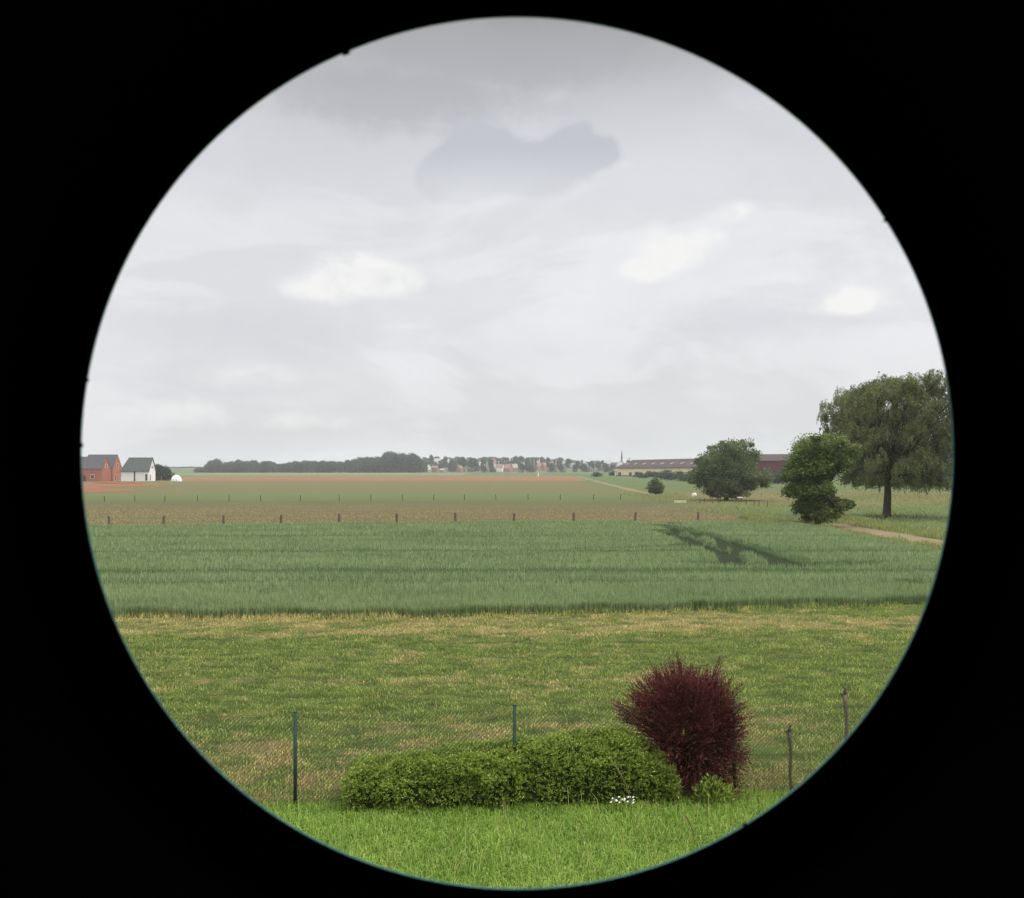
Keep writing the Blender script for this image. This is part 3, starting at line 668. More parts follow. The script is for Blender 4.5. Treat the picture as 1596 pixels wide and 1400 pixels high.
# ------------------------------------------------------------------ trees
def limb(bm, a, b_, r0, r1, seg=7, sag=0.0, k=6):
    a, b_ = Vector(a), Vector(b_); L = (b_ - a).length; j = Vector((random.gauss(0, .06), random.gauss(0, .06), sag)) * L
    pts = [a.lerp(b_, s) + j * (4 * s * (1 - s)) for s in np.linspace(0, 1, k)]
    tube(bm, pts, np.linspace(r0, r1, k), seg)
def big_tree(name, label, bx, by, d, blobs, trunk, leaf, lm, count, ls, droop=0.0, trunk_top=None, depth=0.85, bark_m=None, clumps=14):
    s = d / PX; X = (bx - CX) * s
    o = thing(name, label, 'tree', (X, d, float(tz(X, d))))
    cxm = np.mean([b_[0] for b_ in blobs]); half = max(abs(b_[0] - cxm) + b_[2] for b_ in blobs) * s
    B3 = []
    for px_, py_, r_ in blobs:
        lx = (px_ - bx) * s; lz = (by - py_) * s; rr = r_ * s
        off = math.sqrt(max(0, half ** 2 - ((px_ - cxm) * s) ** 2)) * depth - rr * .6
        ks = [0.0] if off < rr * .4 else ([-off, off] if off < rr * 1.1 else [-off, -off * .25, off * .4, off])
        for k in ks: B3.append((lx + random.gauss(0, rr * .15), k * random.uniform(.8, 1.0), lz + random.gauss(0, rr * .1) - abs(k) * .04, rr * random.uniform(.85, 1.1)))
    bm = bmesh.new(); r0 = trunk[0]; tt_ = Vector(trunk_top or (0, 0, trunk[1]))
    tube(bm, [(0, 0, -.3), (0, 0, .25), tuple(tt_ * .5 + Vector((.05, 0, 0))), tuple(tt_)], [r0 * 1.45, r0 * 1.08, r0 * .92, r0 * .8], 12)
    for c in B3:
        j = tt_ * random.uniform(.75, 1.0) + Vector((0, 0, random.uniform(0, .3)))
        limb(bm, j, c[:3], r0 * .36, r0 * .07, 6, .12)
        for q in range(3):
            e = Vector(c[:3]) + Vector(rand_dirs(1)[0]) * c[3] * .85; limb(bm, Vector(c[:3]).lerp(j, .15), e, r0 * .09, .012, 5, .05, 4)
    bm_obj('trunk', bm, bark_m or bark, o, True)
    vol = np.array([c[3] ** 2 for c in B3]); vol /= vol.sum(); PS, AX, RN = [], [], []
    for c, v in zip(B3, vol):
        n = int(count * v); C0 = np.array(c[:3])
        if n < 8: continue
        nc = max(6, int(clumps * (c[3] / (half * .3)) ** 2)); dirs = rand_dirs(nc); dirs[:, 2] = np.abs(dirs[:, 2]) * .3 + dirs[:, 2] * .7
        cc = C0 + dirs * (c[3] * rng.uniform(.25, 1.0, nc) ** .6)[:, None]; cr = c[3] * rng.uniform(.24, .44, nc) * (1.0 if droop == 0 else .8)
        if droop == 0:
            w = rng.integers(0, nc, n); g = rng.normal(size=(n, 3)); g *= (np.minimum(np.linalg.norm(g, axis=1), 1.9) / np.linalg.norm(g, axis=1))[:, None]
            P = cc[w] + g * cr[w][:, None] * np.array([.8, .8, .65])
            PS.append(P); AX.append(np.concatenate([rng.normal(size=(n, 2)), rng.normal(-.2, .6, (n, 1))], 1)); RN.append(np.clip(rng.normal(.45, .22, n) + g[:, 2] * .12, 0, 1))
        else:
            m_ = 15; ns = n // m_; w = rng.integers(0, nc, ns); st = cc[w] + rng.normal(size=(ns, 3)) * cr[w][:, None] * .7
            out = (st - C0) * np.array([1, 1, 0]); out /= np.linalg.norm(out, axis=1)[:, None] + .2
            Ld = rng.uniform(.4, 1.0, ns) * droop; q = np.linspace(0, 1, m_)
            P = st[:, None] + out[:, None] * (Ld[:, None] * .35 * q)[..., None]; P[..., 2] -= Ld[:, None] * q ** 1.3
            P = P.reshape(-1, 3) + rng.normal(0, .05, (ns * m_, 3))
            PS.append(P); AX.append(np.tile([0, 0, -1.0], (ns * m_, 1)) + rng.normal(0, .5, (ns * m_, 3))); RN.append(np.clip(np.repeat(rng.normal(.45, .2, ns), m_) + rng.normal(0, .12, ns * m_), 0, 1))
    PS, AX, RN = np.concatenate(PS), np.concatenate(AX), np.concatenate(RN)
    AX /= np.linalg.norm(AX, axis=1)[:, None]; k = PS[:, 2] > .15; PS, AX, RN = PS[k], AX[k], RN[k]
    leaves_obj('crown', PS, rng.uniform(.7, 1.3, len(PS)) * ls, rng.uniform(.7, 1.3, len(PS)) * ls * .5, lm, o, AX, .6, RN)
    return o
walnut_leaf = leafy('walnut_leaf', (.072, .10, .045, 1), (.175, .22, .095, 1), None, .5, .3)
dense_leaf = leafy('dense_leaf', (.052, .082, .020, 1), (.175, .225, .058, 1), (.22, .26, .07, 1), .6, .3)
weep_leaf = leafy('weeping_leaf', (.085, .105, .042, 1), (.23, .25, .10, 1), None, .4, .3)
big_tree('walnut_tree', 'broad round green tree in the pasture in front of the long barn', 1132, 780, 153,
    [(1140, 703, 17), (1112, 712, 14), (1166, 716, 15), (1098, 728, 13), (1130, 730, 24), (1160, 738, 21), (1183, 744, 13), (1086, 748, 11), (1105, 750, 17), (1135, 757, 20),
     (1122, 696, 9), (1154, 692, 10), (1091, 717, 7), (1176, 706, 6), (1190, 754, 8), (1110, 766, 9), (1150, 765, 10), (1082, 738, 6), (1118, 770, 8), (1142, 771, 8), (1170, 758, 9)], (.34, 2.0), 'leaf', walnut_leaf, 42000, .30)
big_tree('dense_tree', 'dense leafy tree narrowing to its foot at the corner of the wheat', 1275, 822, 80,
    [(1279, 700, 22), (1252, 714, 20), (1308, 708, 22), (1240, 738, 17), (1268, 735, 26), (1296, 728, 19), (1316, 716, 14), (1246, 765, 13), (1262, 765, 22), (1282, 765, 14),
     (1252, 787, 11), (1270, 792, 18), (1305, 787, 13), (1316, 786, 8), (1274, 808, 12), (1292, 800, 10), (1262, 692, 12), (1296, 690, 11), (1325, 705, 10), (1229, 745, 8)], (.24, 2.2), 'leaf', dense_leaf, 62000, .20)
big_tree('weeping_tree', 'tallest tree, with drooping foliage and a bare trunk, at the right rim', 1382, 806, 97,
    [(1400, 605, 22), (1432, 606, 20), (1368, 612, 20), (1335, 620, 17), (1460, 622, 20), (1318, 640, 14), (1350, 645, 26), (1390, 640, 28), (1430, 645, 28), (1470, 645, 24),
     (1325, 668, 15), (1355, 680, 24), (1395, 680, 26), (1432, 668, 20), (1478, 680, 18), (1345, 710, 16), (1375, 715, 22), (1405, 715, 22), (1440, 720, 16), (1470, 722, 18), (1500, 655, 28), (1510, 690, 24), (1412, 592, 13), (1343, 606, 14), (1318, 622, 13), (1308, 640, 10), (1312, 662, 12), (1330, 690, 14), (1385, 596, 12), (1445, 606, 11), (1340, 736, 14), (1366, 744, 14), (1402, 746, 13), (1438, 744, 14), (1466, 748, 14), (1330, 716, 12), (1446, 688, 15), (1466, 700, 14)],
    (.36, 4.0), 'strand', weep_leaf, 200000, .17, .85, (0.1, 0, 4.2), .8, None, 13)
big_tree('round_bush_tree', 'small round tree beside the end of the far dirt track', 1022, 773, 184, [(1022, 758, 9), (1014, 760, 7), (1030, 760, 7), (1022, 752, 6), (1026, 767, 5), (1017, 767, 5)], (.10, .8), 'leaf', walnut_leaf, 4000, .28)

# far trees: a few crowns, copied
def far_proto(name, w, h, n, ls, m, kind='round'):
    o = bpy.data.objects.new(name, None); COL.objects.link(o)
    PS, RN = [], []; nb = 9 if kind == 'round' else 5
    for q in range(nb):
        if kind == 'round': c = np.array([random.uniform(-.32, .32) * w, random.uniform(-.3, .3) * w, random.uniform(.30, .78) * h]); r_ = w * random.uniform(.20, .30)
        else: c = np.array([0, 0, h * (.2 + .16 * q)]); r_ = w * (.55 - .07 * q)
        k = n // nb; d_ = rand_dirs(k); PS.append(c + d_ * r_ * rng.uniform(.5, 1.08, k)[:, None] * np.array([1, 1, .85])); RN.append(np.clip(rng.normal(.45, .25, k) + .15 * d_[:, 2], 0, 1))
    if kind == 'round':
        k = n // 5; PS.append(np.stack([rng.uniform(-.42, .42, k) * w, rng.uniform(-.4, .4, k) * w, rng.uniform(.02, .45, k) * h], 1)); RN.append(rng.random(k) * .5)
    PS = np.concatenate(PS); PS = PS[PS[:, 2] > .2]; RN = np.concatenate(RN)[:len(PS)]
    leaves_obj('crown', PS, rng.uniform(.7, 1.3, len(PS)) * ls, rng.uniform(.7, 1.3, len(PS)) * ls * .6, m, o, None, 1, RN)
    bm = bmesh.new(); tube(bm, [(0, 0, -.5), (0, 0, h * .3), (.2, 0, h * .7)], [w * .04, w * .03, w * .012], 7); bm_obj('trunk', bm, bark, o)
    return o
far_leaf = leafy('far_leaf', (.032, .052, .036, 1), (.078, .108, .072, 1), None, .12, .25)
protos = [far_proto('broadleaf_tree', 14, 15, 2600, 1.1, far_leaf), far_proto('broadleaf_tree', 12, 15, 2400, 1.0, far_leaf), far_proto('broadleaf_tree', 17, 15, 3000, 1.2, far_leaf)]
slim = far_proto('poplar_tree', 3.6, 12, 900, .8, far_leaf, 'slim')
shrubp = [far_proto('far_bush', 5, 4, 1500, .42, far_leaf), far_proto('far_bush', 6, 4, 1700, .42, far_leaf)]
ALLP = protos + [slim] + shrubp; used = set()
def plant(p, X, Y, hscale, wscale, label, cat, group=None, name=None, z=None):
    if p.name in used:
        r = p.copy(); COL.objects.link(r)
        for ch in p.children: c = ch.copy(); COL.objects.link(c); c.parent = r
    else: used.add(p.name); r = p
    if name: r.name = name
    r.location = (X, Y, float(tz(X, Y)) if z is None else z); r.scale = (wscale, wscale, hscale); r.rotation_euler = (0, 0, random.random() * 6.28)
    for key in ('label', 'category', 'group'):
        if key in r: del r[key]
    return tag(r, label, cat, group)
PN = [p.name for p in ALLP]
wood_top = ([305, 318, 328, 340, 352, 370, 405, 425, 445, 480, 505, 530, 545, 560, 580, 592, 605, 617, 635, 645, 655, 664], [733, 724, 719, 714, 720, 717, 715, 721, 720, 717, 717, 719, 716, 713, 712, 708, 704, 705, 706, 708, 716, 722])
px_ = 314
while px_ < 662:
    for row in range(2):
        d = 985 + 70 * row + random.uniform(-20, 20); qx = px_ + random.uniform(-3, 3); X = (qx - CX) / PX * d
        yt = np.interp(qx, *wood_top) + random.uniform(-.5, 1.5) + (2.5 if row == 0 else 0); top = H + (HOR - yt) / PX * d - float(tz(X, d))
        plant(protos[random.randrange(3)], X, d, max(3, top) / 14.0, random.uniform(.75, 1.0) * (1 if px_ < 570 else 1.15), 'dark green tree in the distant wood beyond the ploughed strip', 'tree', 'trees of the distant wood')
    px_ += 9.5
for q, (a, yt) in enumerate(((268, 732), (278, 733), (288, 732), (299, 731), (309, 730.5))):
    d = 1500; X = (a - CX) / PX * d; plant(protos[q % 3], X, d, max(2, (H + (HOR - yt) / PX * d - float(tz(X, d)))) / 14, 1.0, 'hazy low tree on the skyline between the white dome and the wood', 'tree', 'hazy trees on the skyline')
for q, (a, yt, d, wv, lb) in enumerate(((243, 724, 392, .45, 'dark tree touching the right gable of the white house'), (253, 722, 398, .55, 'rounded dark tree between the white house and the white dome'), (262, 729, 396, .40, 'low dark tree just left of the white dome'))):
    X = (a - CX) / PX * d; plant(protos[q % 3], X, d, (H + (HOR - yt) / PX * d - float(tz(X, d))) / 14, wv * .75, lb, 'tree')
# trees of the village
VT = [(671, 709, 8, 730, 'lone round tree on the village skyline left of the big dark clump'), (693, 709, 8, 730, 'second round tree on the village skyline left of the big dark clump'),
      (705, 716, 13, 736, ''), (718, 713, 16, 736, ''), (734, 711, 16, 736, ''), (742, 716, 10, 735, ''), (753, 714, 9, 733, 'tree beside the white village house right of the dark clump'), (766, 713, 11, 734, 'tree left of the row of slim trees in the village'),
      (803, 711, 10, 728, ''), (812, 711, 10, 730, ''), (822, 712, 10, 732, ''), (845, 712, 9, 728, ''), (853, 713, 7, 730, ''), (814, 722, 16, 737, ''), (828, 724, 12, 737, ''), (860, 722, 16, 737, ''), (876, 724, 14, 737, ''),
      (875, 713, 12, 728, ''), (886, 715, 10, 730, ''), (896, 722, 10, 736, ''), (912, 722, 11, 736, ''), (922, 719, 10, 735, ''), (934, 718, 11, 735, ''), (945, 722, 10, 737, ''), (955, 724, 9, 737, ''), (940, 716, 8, 731, ''), (900, 718, 9, 731, ''), (978, 717, 8, 733, ''),
      (688, 723, 10, 735, ''), (768, 728, 10, 737, ''), (755, 727, 11, 737, ''), (663, 718, 6, 734, '')]
for q, (a, yt, w, yb, lb) in enumerate(VT):
    X, d = on_ground(a, min(yb, 736.6), 1040, 1640); s = d / PX; hh = H + (HOR - yt) * s - float(tz(X, d))
    plant(protos[q % 3], X, d, hh / 14, w * s / 13, lb or 'dark tree among the houses of the distant village', 'tree', 'trees of the distant village')
for q, a in enumerate((775, 779.5, 784, 788, 792, 797, 830, 835, 854, 864, 907)):
    X, d = on_ground(a, 731, 1040, 1640); s = d / PX; yt = 712 + (q % 3) * .8 + (3 if q > 8 else 0)
    plant(slim, X, d, (H + (HOR - yt) * s - float(tz(X, d))) / 12, .95, 'slim pointed dark tree on the village skyline', 'tree', 'slim trees on the village skyline')
for q in range(130):
    a = 656 + 310 * ((q * .618034) % 1); yb = random.uniform(714.5, 727) if q < 100 else random.uniform(727, 735); X, d = on_ground(a, max(yb, 717), 1040, 1640); d += random.uniform(0, 60); X = (a - CX) / PX * d; s = d / PX
    yt = np.interp(a, [655, 700, 740, 800, 860, 890, 965], [714, 714, 713, 713, 714, 719, 721]) + random.uniform(-.5, 2.5) + max(0, yb - 722) * .75; hh = H + (HOR - yt) * s - float(tz(X, d))
    plant(protos[q % 3], X, d, max(4, hh) / 14, random.uniform(.4, .7), 'dark tree among the houses of the distant village', 'tree', 'trees of the distant village')
# trees and scrub behind the weeping tree at the right
for q, (a, yt, d, w) in enumerate(((1338, 722, 300, .55), (1360, 728, 310, .55), (1385, 724, 290, .6), (1410, 716, 300, .62), (1434, 708, 290, .62), (1456, 704, 300, .7), (1480, 700, 290, .7), (1503, 704, 300, .7))):
    X = (a - CX) / PX * d; plant(protos[q % 3], X, d, (H + (HOR - yt) / PX * d - float(tz(X, d))) / 14, w, f'background tree behind the weeping tree, {ORD[q] if q else "leftmost"}' + ('' if q == 0 else ' from the left'), 'tree', 'trees behind the weeping tree')
for q, (a, d, hs, w) in enumerate(((994, 500, .7, .9), (1003, 470, .55, .9), (1011, 500, .8, .8), (1021, 500, .7, .9), (1030, 480, .6, .9), (1037, 430, .95, 1.3), (1046, 400, .8, 1.1), (1068, 380, .9, 1.2), (1078, 360, 1.0, 1.2), (930, 520, .6, 1.1), (955, 560, .6, .9), (1208, 330, 1.0, 1.3), (1220, 320, 1.1, 1.3))):
    X = (a - CX) / PX * d; plant(shrubp[q % 2], X, d, hs, w, f'low bush along the foot of the long barns, {ORD[q] if q else "leftmost"}' + ('' if q == 0 else ' counted rightwards'), 'bush', 'bushes in front of the barns')
for p in ALLP:
    if p.name not in used: print('unused', p.name)

# ------------------------------------------------------------------ buildings
K = 0.80
brick = simple('red_brick', C(196, 128, 106, .70), C(182, 114, 94, .70), 1.5, 0.9, 0.15)
brick2 = simple('pale_brick', C(202, 134, 112, .7), C(186, 120, 100, .7), 1.5, 0.9, 0.15)
slate = simple('dark_slate', C(84, 80, 84), C(72, 70, 74), 1.0, 0.7, 0.3)
slate_g = simple('green_grey_tiles', C(82, 90, 86), C(70, 78, 76), 1.0, 0.7, 0.3)
render_w = simple('white_render', (.80, .80, .77, 1), (.72, .72, .70, 1), .6, 0.8, 0.2)
glass = simple('dark_glass', (.03, .035, .04, 1), (.05, .05, .055, 1), 1, 0.15, 0.5)
maroon_roof = simple('maroon_roof_sheets', C(104, 76, 76, .30), C(90, 66, 68, .30), .25, 0.7, 0.25)
maroon_wall = simple('maroon_cladding', C(110, 58, 58), C(94, 50, 52), .4, 0.8, 0.2)
cream = simple('cream_panel', C(226, 212, 176, .95), C(214, 198, 160, .95), .3, 0.85, 0.2)
concrete = simple('grey_concrete', C(168, 158, 148), C(146, 138, 130), .6, 0.9, 0.15)
tileR = simple('red_tiles', C(166, 122, 110, .6), C(148, 108, 98, .6), .6, 0.85, 0.2)
pale_roof = simple('pale_roof_sheet', C(190, 180, 176, .7), C(172, 164, 160, .7), .6, 0.8, 0.2)
def prism(bm, L, Dp, e, r, z0=-.5):                # gabled body, ridge along local x
    a, b_ = -L / 2, L / 2; c, d_ = -Dp / 2, Dp / 2
    v = [[bm.verts.new(p) for p in ((xx, c, z0), (xx, d_, z0), (xx, d_, e), (xx, 0, r), (xx, c, e))] for xx in (a, b_)]
    bm.faces.new(v[0]); bm.faces.new(v[1][::-1])
    for i in range(5): bm.faces.new((v[0][i], v[0][(i + 1) % 5], v[1][(i + 1) % 5], v[1][i]))
def roof(bm, L, Dp, e, r, ov=.35, th=.18, hip0=0.0, hip1=0.0):
    sl = (r - e) / (Dp / 2); a, b_ = -L / 2 - ov, L / 2 + ov; yd = Dp / 2 + ov; ze = e - ov * sl
    for sg in (-1, 1):
        top = [(a, sg * yd, ze + th), (b_, sg * yd, ze + th), (b_ - hip1, 0, r + th), (a + hip0, 0, r + th)]
        bot = [(x_, y_, z_ - th + .03) for x_, y_, z_ in top]
        t_ = [bm.verts.new(p) for p in top]; u_ = [bm.verts.new(p) for p in bot]
        bm.faces.new(t_); bm.faces.new(u_[::-1])
        for i in range(4): bm.faces.new((t_[i], u_[i], u_[(i + 1) % 4], t_[(i + 1) % 4]))
    for hp, xx, sg in ((hip0, a, 1), (hip1, b_, -1)):
        if hp:
            t_ = [bm.verts.new(p) for p in ((xx, -yd, ze + th), (xx, yd, ze + th), (xx + sg * hp, 0, r + th))]; bm.faces.new(t_)
def window(par, x0, x1, z0, z1, yface, frame_m, name='window', axis='y', pane_m=None):
    bm = bmesh.new(); f = .09
    def bx(u0, u1, w0, w1, o0, o1):
        if axis == 'y': box(bm, u0, u1, yface - o1, yface - o0, w0, w1)
        else: box(bm, yface + o0, yface + o1, u0, u1, w0, w1)
    bx(x0 - f, x0, z0, z1, -.02, .06); bx(x1, x1 + f, z0, z1, -.02, .06); bx(x0 - f, x1 + f, z1, z1 + f, -.02, .06); bx(x0 - f, x1 + f, z0 - f, z0, -.02, .08)
    w = bm_obj(name, bm, frame_m, par); bm = bmesh.new(); bx(x0, x1, z0, z1, -.01, .03); bm_obj('pane', bm, pane_m or glass, w)
def house(name, label, cat, X, Y, rz, L, Dp, e, r, wm, rm, group=None, hip0=0, hip1=0, wins=(), door=None, chimney=None, gwins=(), ov=.35, z=None):
    o = thing(name, label, cat, (X, Y, float(tz(X, Y)) if z is None else z), rz, group)
    bm = bmesh.new()
    if hip0 or hip1:
        box(bm, -L / 2, L / 2, -Dp / 2, Dp / 2, -.5, e)
        v = [bm.verts.new(p) for p in ((L / 2, -Dp / 2, e), (L / 2, Dp / 2, e), (L / 2, 0, r), (L / 2 - .3, -Dp / 2, e), (L / 2 - .3, Dp / 2, e), (L / 2 - .3, 0, r))]
        if not hip1: bm.faces.new(v[:3]); bm.faces.new(v[3:]); bm.faces.new((v[0], v[2], v[5], v[3])); bm.faces.new((v[1], v[2], v[5], v[4]))
    else: prism(bm, L, Dp, e, r)
    bm_obj('wall', bm, wm, o)
    bm = bmesh.new(); roof(bm, L, Dp, e, r, ov, .18, hip0, hip1); ro = bm_obj('roof', bm, rm, o)
    if chimney:
        bm = bmesh.new(); box(bm, chimney - .4, chimney + .4, -.35, .35, r - .8, r + 1.1); bm_obj('chimney', bm, brick, ro)
    for w in wins: window(o, *w, -Dp / 2, render_w)
    for w in gwins: window(o, *w, L / 2, render_w, axis='x')
    if door:
        bm = bmesh.new(); box(bm, door[0], door[1], -Dp / 2 - .05, -Dp / 2 + .02, 0, door[2]); bm_obj('door', bm, slate, o)
    return o
house('brick_house', 'front orange brick house with a dark slate roof at the left rim', 'house', -156.6, 380, R(-1), 13, 8.0, 4.5, 8.9, brick, slate, 'orange brick houses at the left rim', wins=((-4, -2.8, 1, 2.3), (2.4, 3.6, 1, 2.3)), door=(-.5, .6, 2.1), gwins=((-.6, .6, 5.0, 6.2),), ov=.12)
house('brick_house', 'rear orange brick house adjoining the white house', 'house', -155.6, 390.5, R(-1), 11, 8.5, 4.8, 9.8, brick2, slate, 'orange brick houses at the left rim', gwins=((-2.4, -1.3, .1, 2.2), (1.0, 2.0, .1, 2.2), (-.6, .6, 5.2, 6.4)), ov=.12)
house('white_house', 'white walled house with a dark grey roof beside the brick houses', 'house', -139.4, 383, R(-2), 10.4, 6.4, 4.0, 8.6, render_w, slate_g, hip0=2.0, wins=((3.9, 4.7, .2, 2.6),), door=(-.4, .15, 3.7), gwins=((-2.3, -1.4, .2, 2.4), (-.5, .5, 4.6, 5.6)))
# white dome shelter
X = (275 - CX) / PX * 376
o = thing('dome_shelter', 'small white dome shaped shelter in the grass right of the white house', 'shelter', (X, 376, float(tz(X, 376))))
bm = bmesh.new(); bmesh.ops.create_uvsphere(bm, u_segments=28, v_segments=18, radius=1)
bmesh.ops.delete(bm, geom=[v for v in bm.verts if v.co.z < -.12], context='VERTS')
for v in bm.verts: rib = 1 + .02 * math.cos(8 * math.atan2(v.co.y, v.co.x)); v.co = Vector((v.co.x * 1.95 * rib, v.co.y * 1.9 * rib, v.co.z * 2.3))
bm_obj('cover', bm, render_w, o, True)
bm = bmesh.new(); pts = [(.65 * math.cos(a), -1.90 + .30 * math.sin(a) ** 2, 1.05 * math.sin(a) + .02) for a in np.linspace(0, math.pi, 12)]
tube(bm, pts, .07, 6); bm_obj('doorway', bm, concrete, o)
# low walls and heaps by the houses
bm = bmesh.new(); bmesh.ops.create_icosphere(bm, subdivisions=4, radius=1)
for v in bm.verts:
    nn = float(vnoise(np.array([v.co.x * 3 + 9]), np.array([v.co.y * 3 + 9]), 31)[0]); v.co = Vector((v.co.x * 7.5, v.co.y * 3, max(-.1, v.co.z) * (.35 + .4 * nn)))
o = bm_obj('earth_heap', bm, GM['earth'], None, True); o.location = ((185 - CX) / PX * 330, 330, float(tz(-126, 330))); tag(o, 'low heap of reddish earth in front of the white house', 'earth heap')

# long barns
def barn(name, label, A, B_, Dp, e, r, wm, rm, lights=0, bays=0, lower=None):
    A, B_ = Vector(A), Vector(B_); mid = (A + B_) / 2; L = (B_ - A).length; rz = math.atan2(B_.y - A.y, B_.x - A.x)
    z = float(min(tz(A.x, A.y), tz(B_.x, B_.y)))
    o = thing(name, label, 'barn', (mid.x, mid.y, z), rz)
    bm = bmesh.new(); prism(bm, L, Dp, e, r, -1); bm_obj('wall', bm, wm, o)
    bm = bmesh.new(); roof(bm, L, Dp, e, r, .5, .2); ro = bm_obj('roof', bm, rm, o)
    sl = (r - e) / (Dp / 2)
    for k in range(lights):
        xx = -L / 2 + (k + .5) * L / lights; f0, f1 = .38, .55
        bm = bmesh.new(); v = [bm.verts.new((xx + a, -Dp / 2 * (1 - f), e + (r - e) * f + .24 + zz_)) for zz_ in (0, .06) for a, f in ((-.9, f0), (.9, f0), (.9, f1), (-.9, f1))]
        for f in ((0, 1, 2, 3), (4, 5, 6, 7), (0, 1, 5, 4), (1, 2, 6, 5), (2, 3, 7, 6), (3, 0, 4, 7)): bm.faces.new([v[i] for i in f])
        bm_obj('skylight', bm, pale_roof, ro)
    if lower:
        bm = bmesh.new(); box(bm, -L / 2, L / 2, -Dp / 2 - .12, -Dp / 2 - .002, -1, lower); bm_obj('plinth', bm, concrete, o)
    for k in range(bays):
        xx = -L / 2 + (k + .5) * L / bays
        bm = bmesh.new(); box(bm, xx - 1.6, xx + 1.6, -Dp / 2 - .16, -Dp / 2 - .01, -.3, 2.6); bm_obj('door', bm, glass if k % 3 else slate, o)
    return o
barn('barn', 'long barn with cream wall panels and a maroon roof with skylights', (66, 560, 0), (96, 474, 0), 22, 4.9, 9.1, cream, maroon_roof, 9, 7, 1.3)
barn('barn', 'dark maroon clad barn between the round tree and the dense tree', (88, 420, 0), (126, 404, 0), 20, 7.6, 10.2, maroon_wall, maroon_roof)
o = thing('lean_to_shed', 'open fronted shed with pale posts at the left end of the cream barn', 'shed', ((972 - CX) / PX * 556, 556, float(tz(60, 556))), R(-20))
bm = bmesh.new(); v = [bm.verts.new(p) for p in ((-4, -4, 2.3), (4.5, -4, 3.6), (4.5, 5, 3.8), (-4, 5, 2.5), (-4, -4, 2.5), (4.5, -4, 3.85), (4.5, 5, 4.05), (-4, 5, 2.7))]
for f in ((0, 1, 2, 3), (4, 5, 6, 7), (0, 1, 5, 4), (1, 2, 6, 5), (2, 3, 7, 6), (3, 0, 4, 7)): bm.faces.new([v[i] for i in f])
bm_obj('roof', bm, pale_roof, o)
bm = bmesh.new(); box(bm, -3.9, 4.4, 4.6, 4.9, -.5, 2.6); bm_obj('back_wall', bm, concrete, o)
for k in range(5): bm = bmesh.new(); box(bm, -3.8 + k * 1.95, -3.5 + k * 1.95, -3.8, -3.5, -.5, 2.3 + k * .25); bm_obj('post', bm, render_w, o)
def pole(label, px_, d, yt, r=.12):
    X = (px_ - CX) / PX * d; z0 = float(tz(X, d)); h = H + (HOR - yt) / PX * d - z0
    o = thing('pole', label, 'pole', (X, d, z0)); bm = bmesh.new(); tube(bm, [(0, 0, -.5), (0, 0, h)], [r, r * .6], 8); bm_obj('shaft', bm, concrete, o)
    bm = bmesh.new(); box(bm, -.6, .6, -.06, .06, h - .6, h - .45); bm_obj('crossarm', bm, concrete, o)
pole('pale pole standing at the left end of the cream barn', 981, 545, 713, .18)
# loader beside the barn
yel = simple('yellow_paint', (.62, .36, .04, 1), (.5, .3, .05, 1), 2, 0.5, 0.4)
X = (1058 - CX) / PX * 470; o = thing('yellow_loader', 'small yellow loader parked in front of the cream barn', 'loader', (X, 470, float(tz(X, 470))), R(8))
bm = bmesh.new(); box(bm, -2, 1.0, -.8, .8, .7, 1.7); box(bm, -1.9, -1.0, -.7, .7, 1.7, 2.0); bm_obj('body', bm, yel, o)
bm = bmesh.new(); box(bm, -.9, .5, -.75, .75, 1.7, 2.9); bm_obj('cab', bm, glass, o)
bm = bmesh.new(); tube(bm, [(.8, -.5, 1.4), (1.8, -.5, 1.3), (2.5, -.5, .7)], .14, 6); tube(bm, [(.8, .5, 1.4), (1.8, .5, 1.3), (2.5, .5, .7)], .14, 6); bm_obj('arm', bm, yel, o)
bm = bmesh.new(); v = [bm.verts.new((x_, y_, z_)) for y_ in (-1, 1) for x_, z_ in ((2.4, .2), (3.3, .15), (2.5, 1.0))]
for f in ((0, 1, 2), (3, 4, 5), (0, 1, 4, 3), (1, 2, 5, 4), (2, 0, 3, 5)): bm.faces.new([v[i] for i in f])
bm_obj('bucket', bm, slate, o)
for wx in (-1.3, .7):
    for wy in (-.95, .95):
        bm = bmesh.new(); tube(bm, [(wx, wy - .2, .62), (wx, wy + .2, .62)], .62, 18); bm_obj('wheel', bm, slate, o)

# small things in the pasture
X, d = at(1082, 775); o = thing('wrapped_bale', 'round white wrapped bale lying left of the walnut trunk', 'bale', (X, d, 0), R(70))
bm = bmesh.new(); tube(bm, [(-.34, 0, .36), (-.30, 0, .36), (.30, 0, .36), (.34, 0, .36)], [.30, .36, .36, .30], 24); bm_obj('wrapping', bm, render_w, o, True)
X, d = at(1060, 784); o = thing('water_trough', 'low pale trough lying in the grass in front of the wrapped bale', 'trough', (X, d, 0), R(5))
paleg = simple('pale_plastic', C(222, 228, 190), C(204, 212, 170), 2, 0.6, 0.3)
bm = bmesh.new(); box(bm, -.8, .8, -.35, -.30, 0, .34); box(bm, -.8, .8, .30, .35, 0, .34); box(bm, -.8, -.74, -.30, .30, 0, .34); box(bm, .74, .8, -.30, .30, 0, .34); box(bm, -.74, .74, -.30, .30, .02, .22); bm_obj('basin', bm, paleg, o)
X, d = at(1139, 781); X += 0; o = thing('red_crate', 'small red and white box under the walnut tree', 'box', (X, d - 6, 0), R(12))
bm = bmesh.new(); box(bm, -.28, .28, -.25, .25, 0.25, .60); bm_obj('body', bm, tileR, o); bm = bmesh.new(); box(bm, -.32, .32, -.29, .29, .60, .72); bm_obj('lid', bm, render_w, o)
bm = bmesh.new()
for a in (-.24, .24):
    for b_ in (-.2, .2): box(bm, a - .03, a + .03, b_ - .03, b_ + .03, -.05, .25)
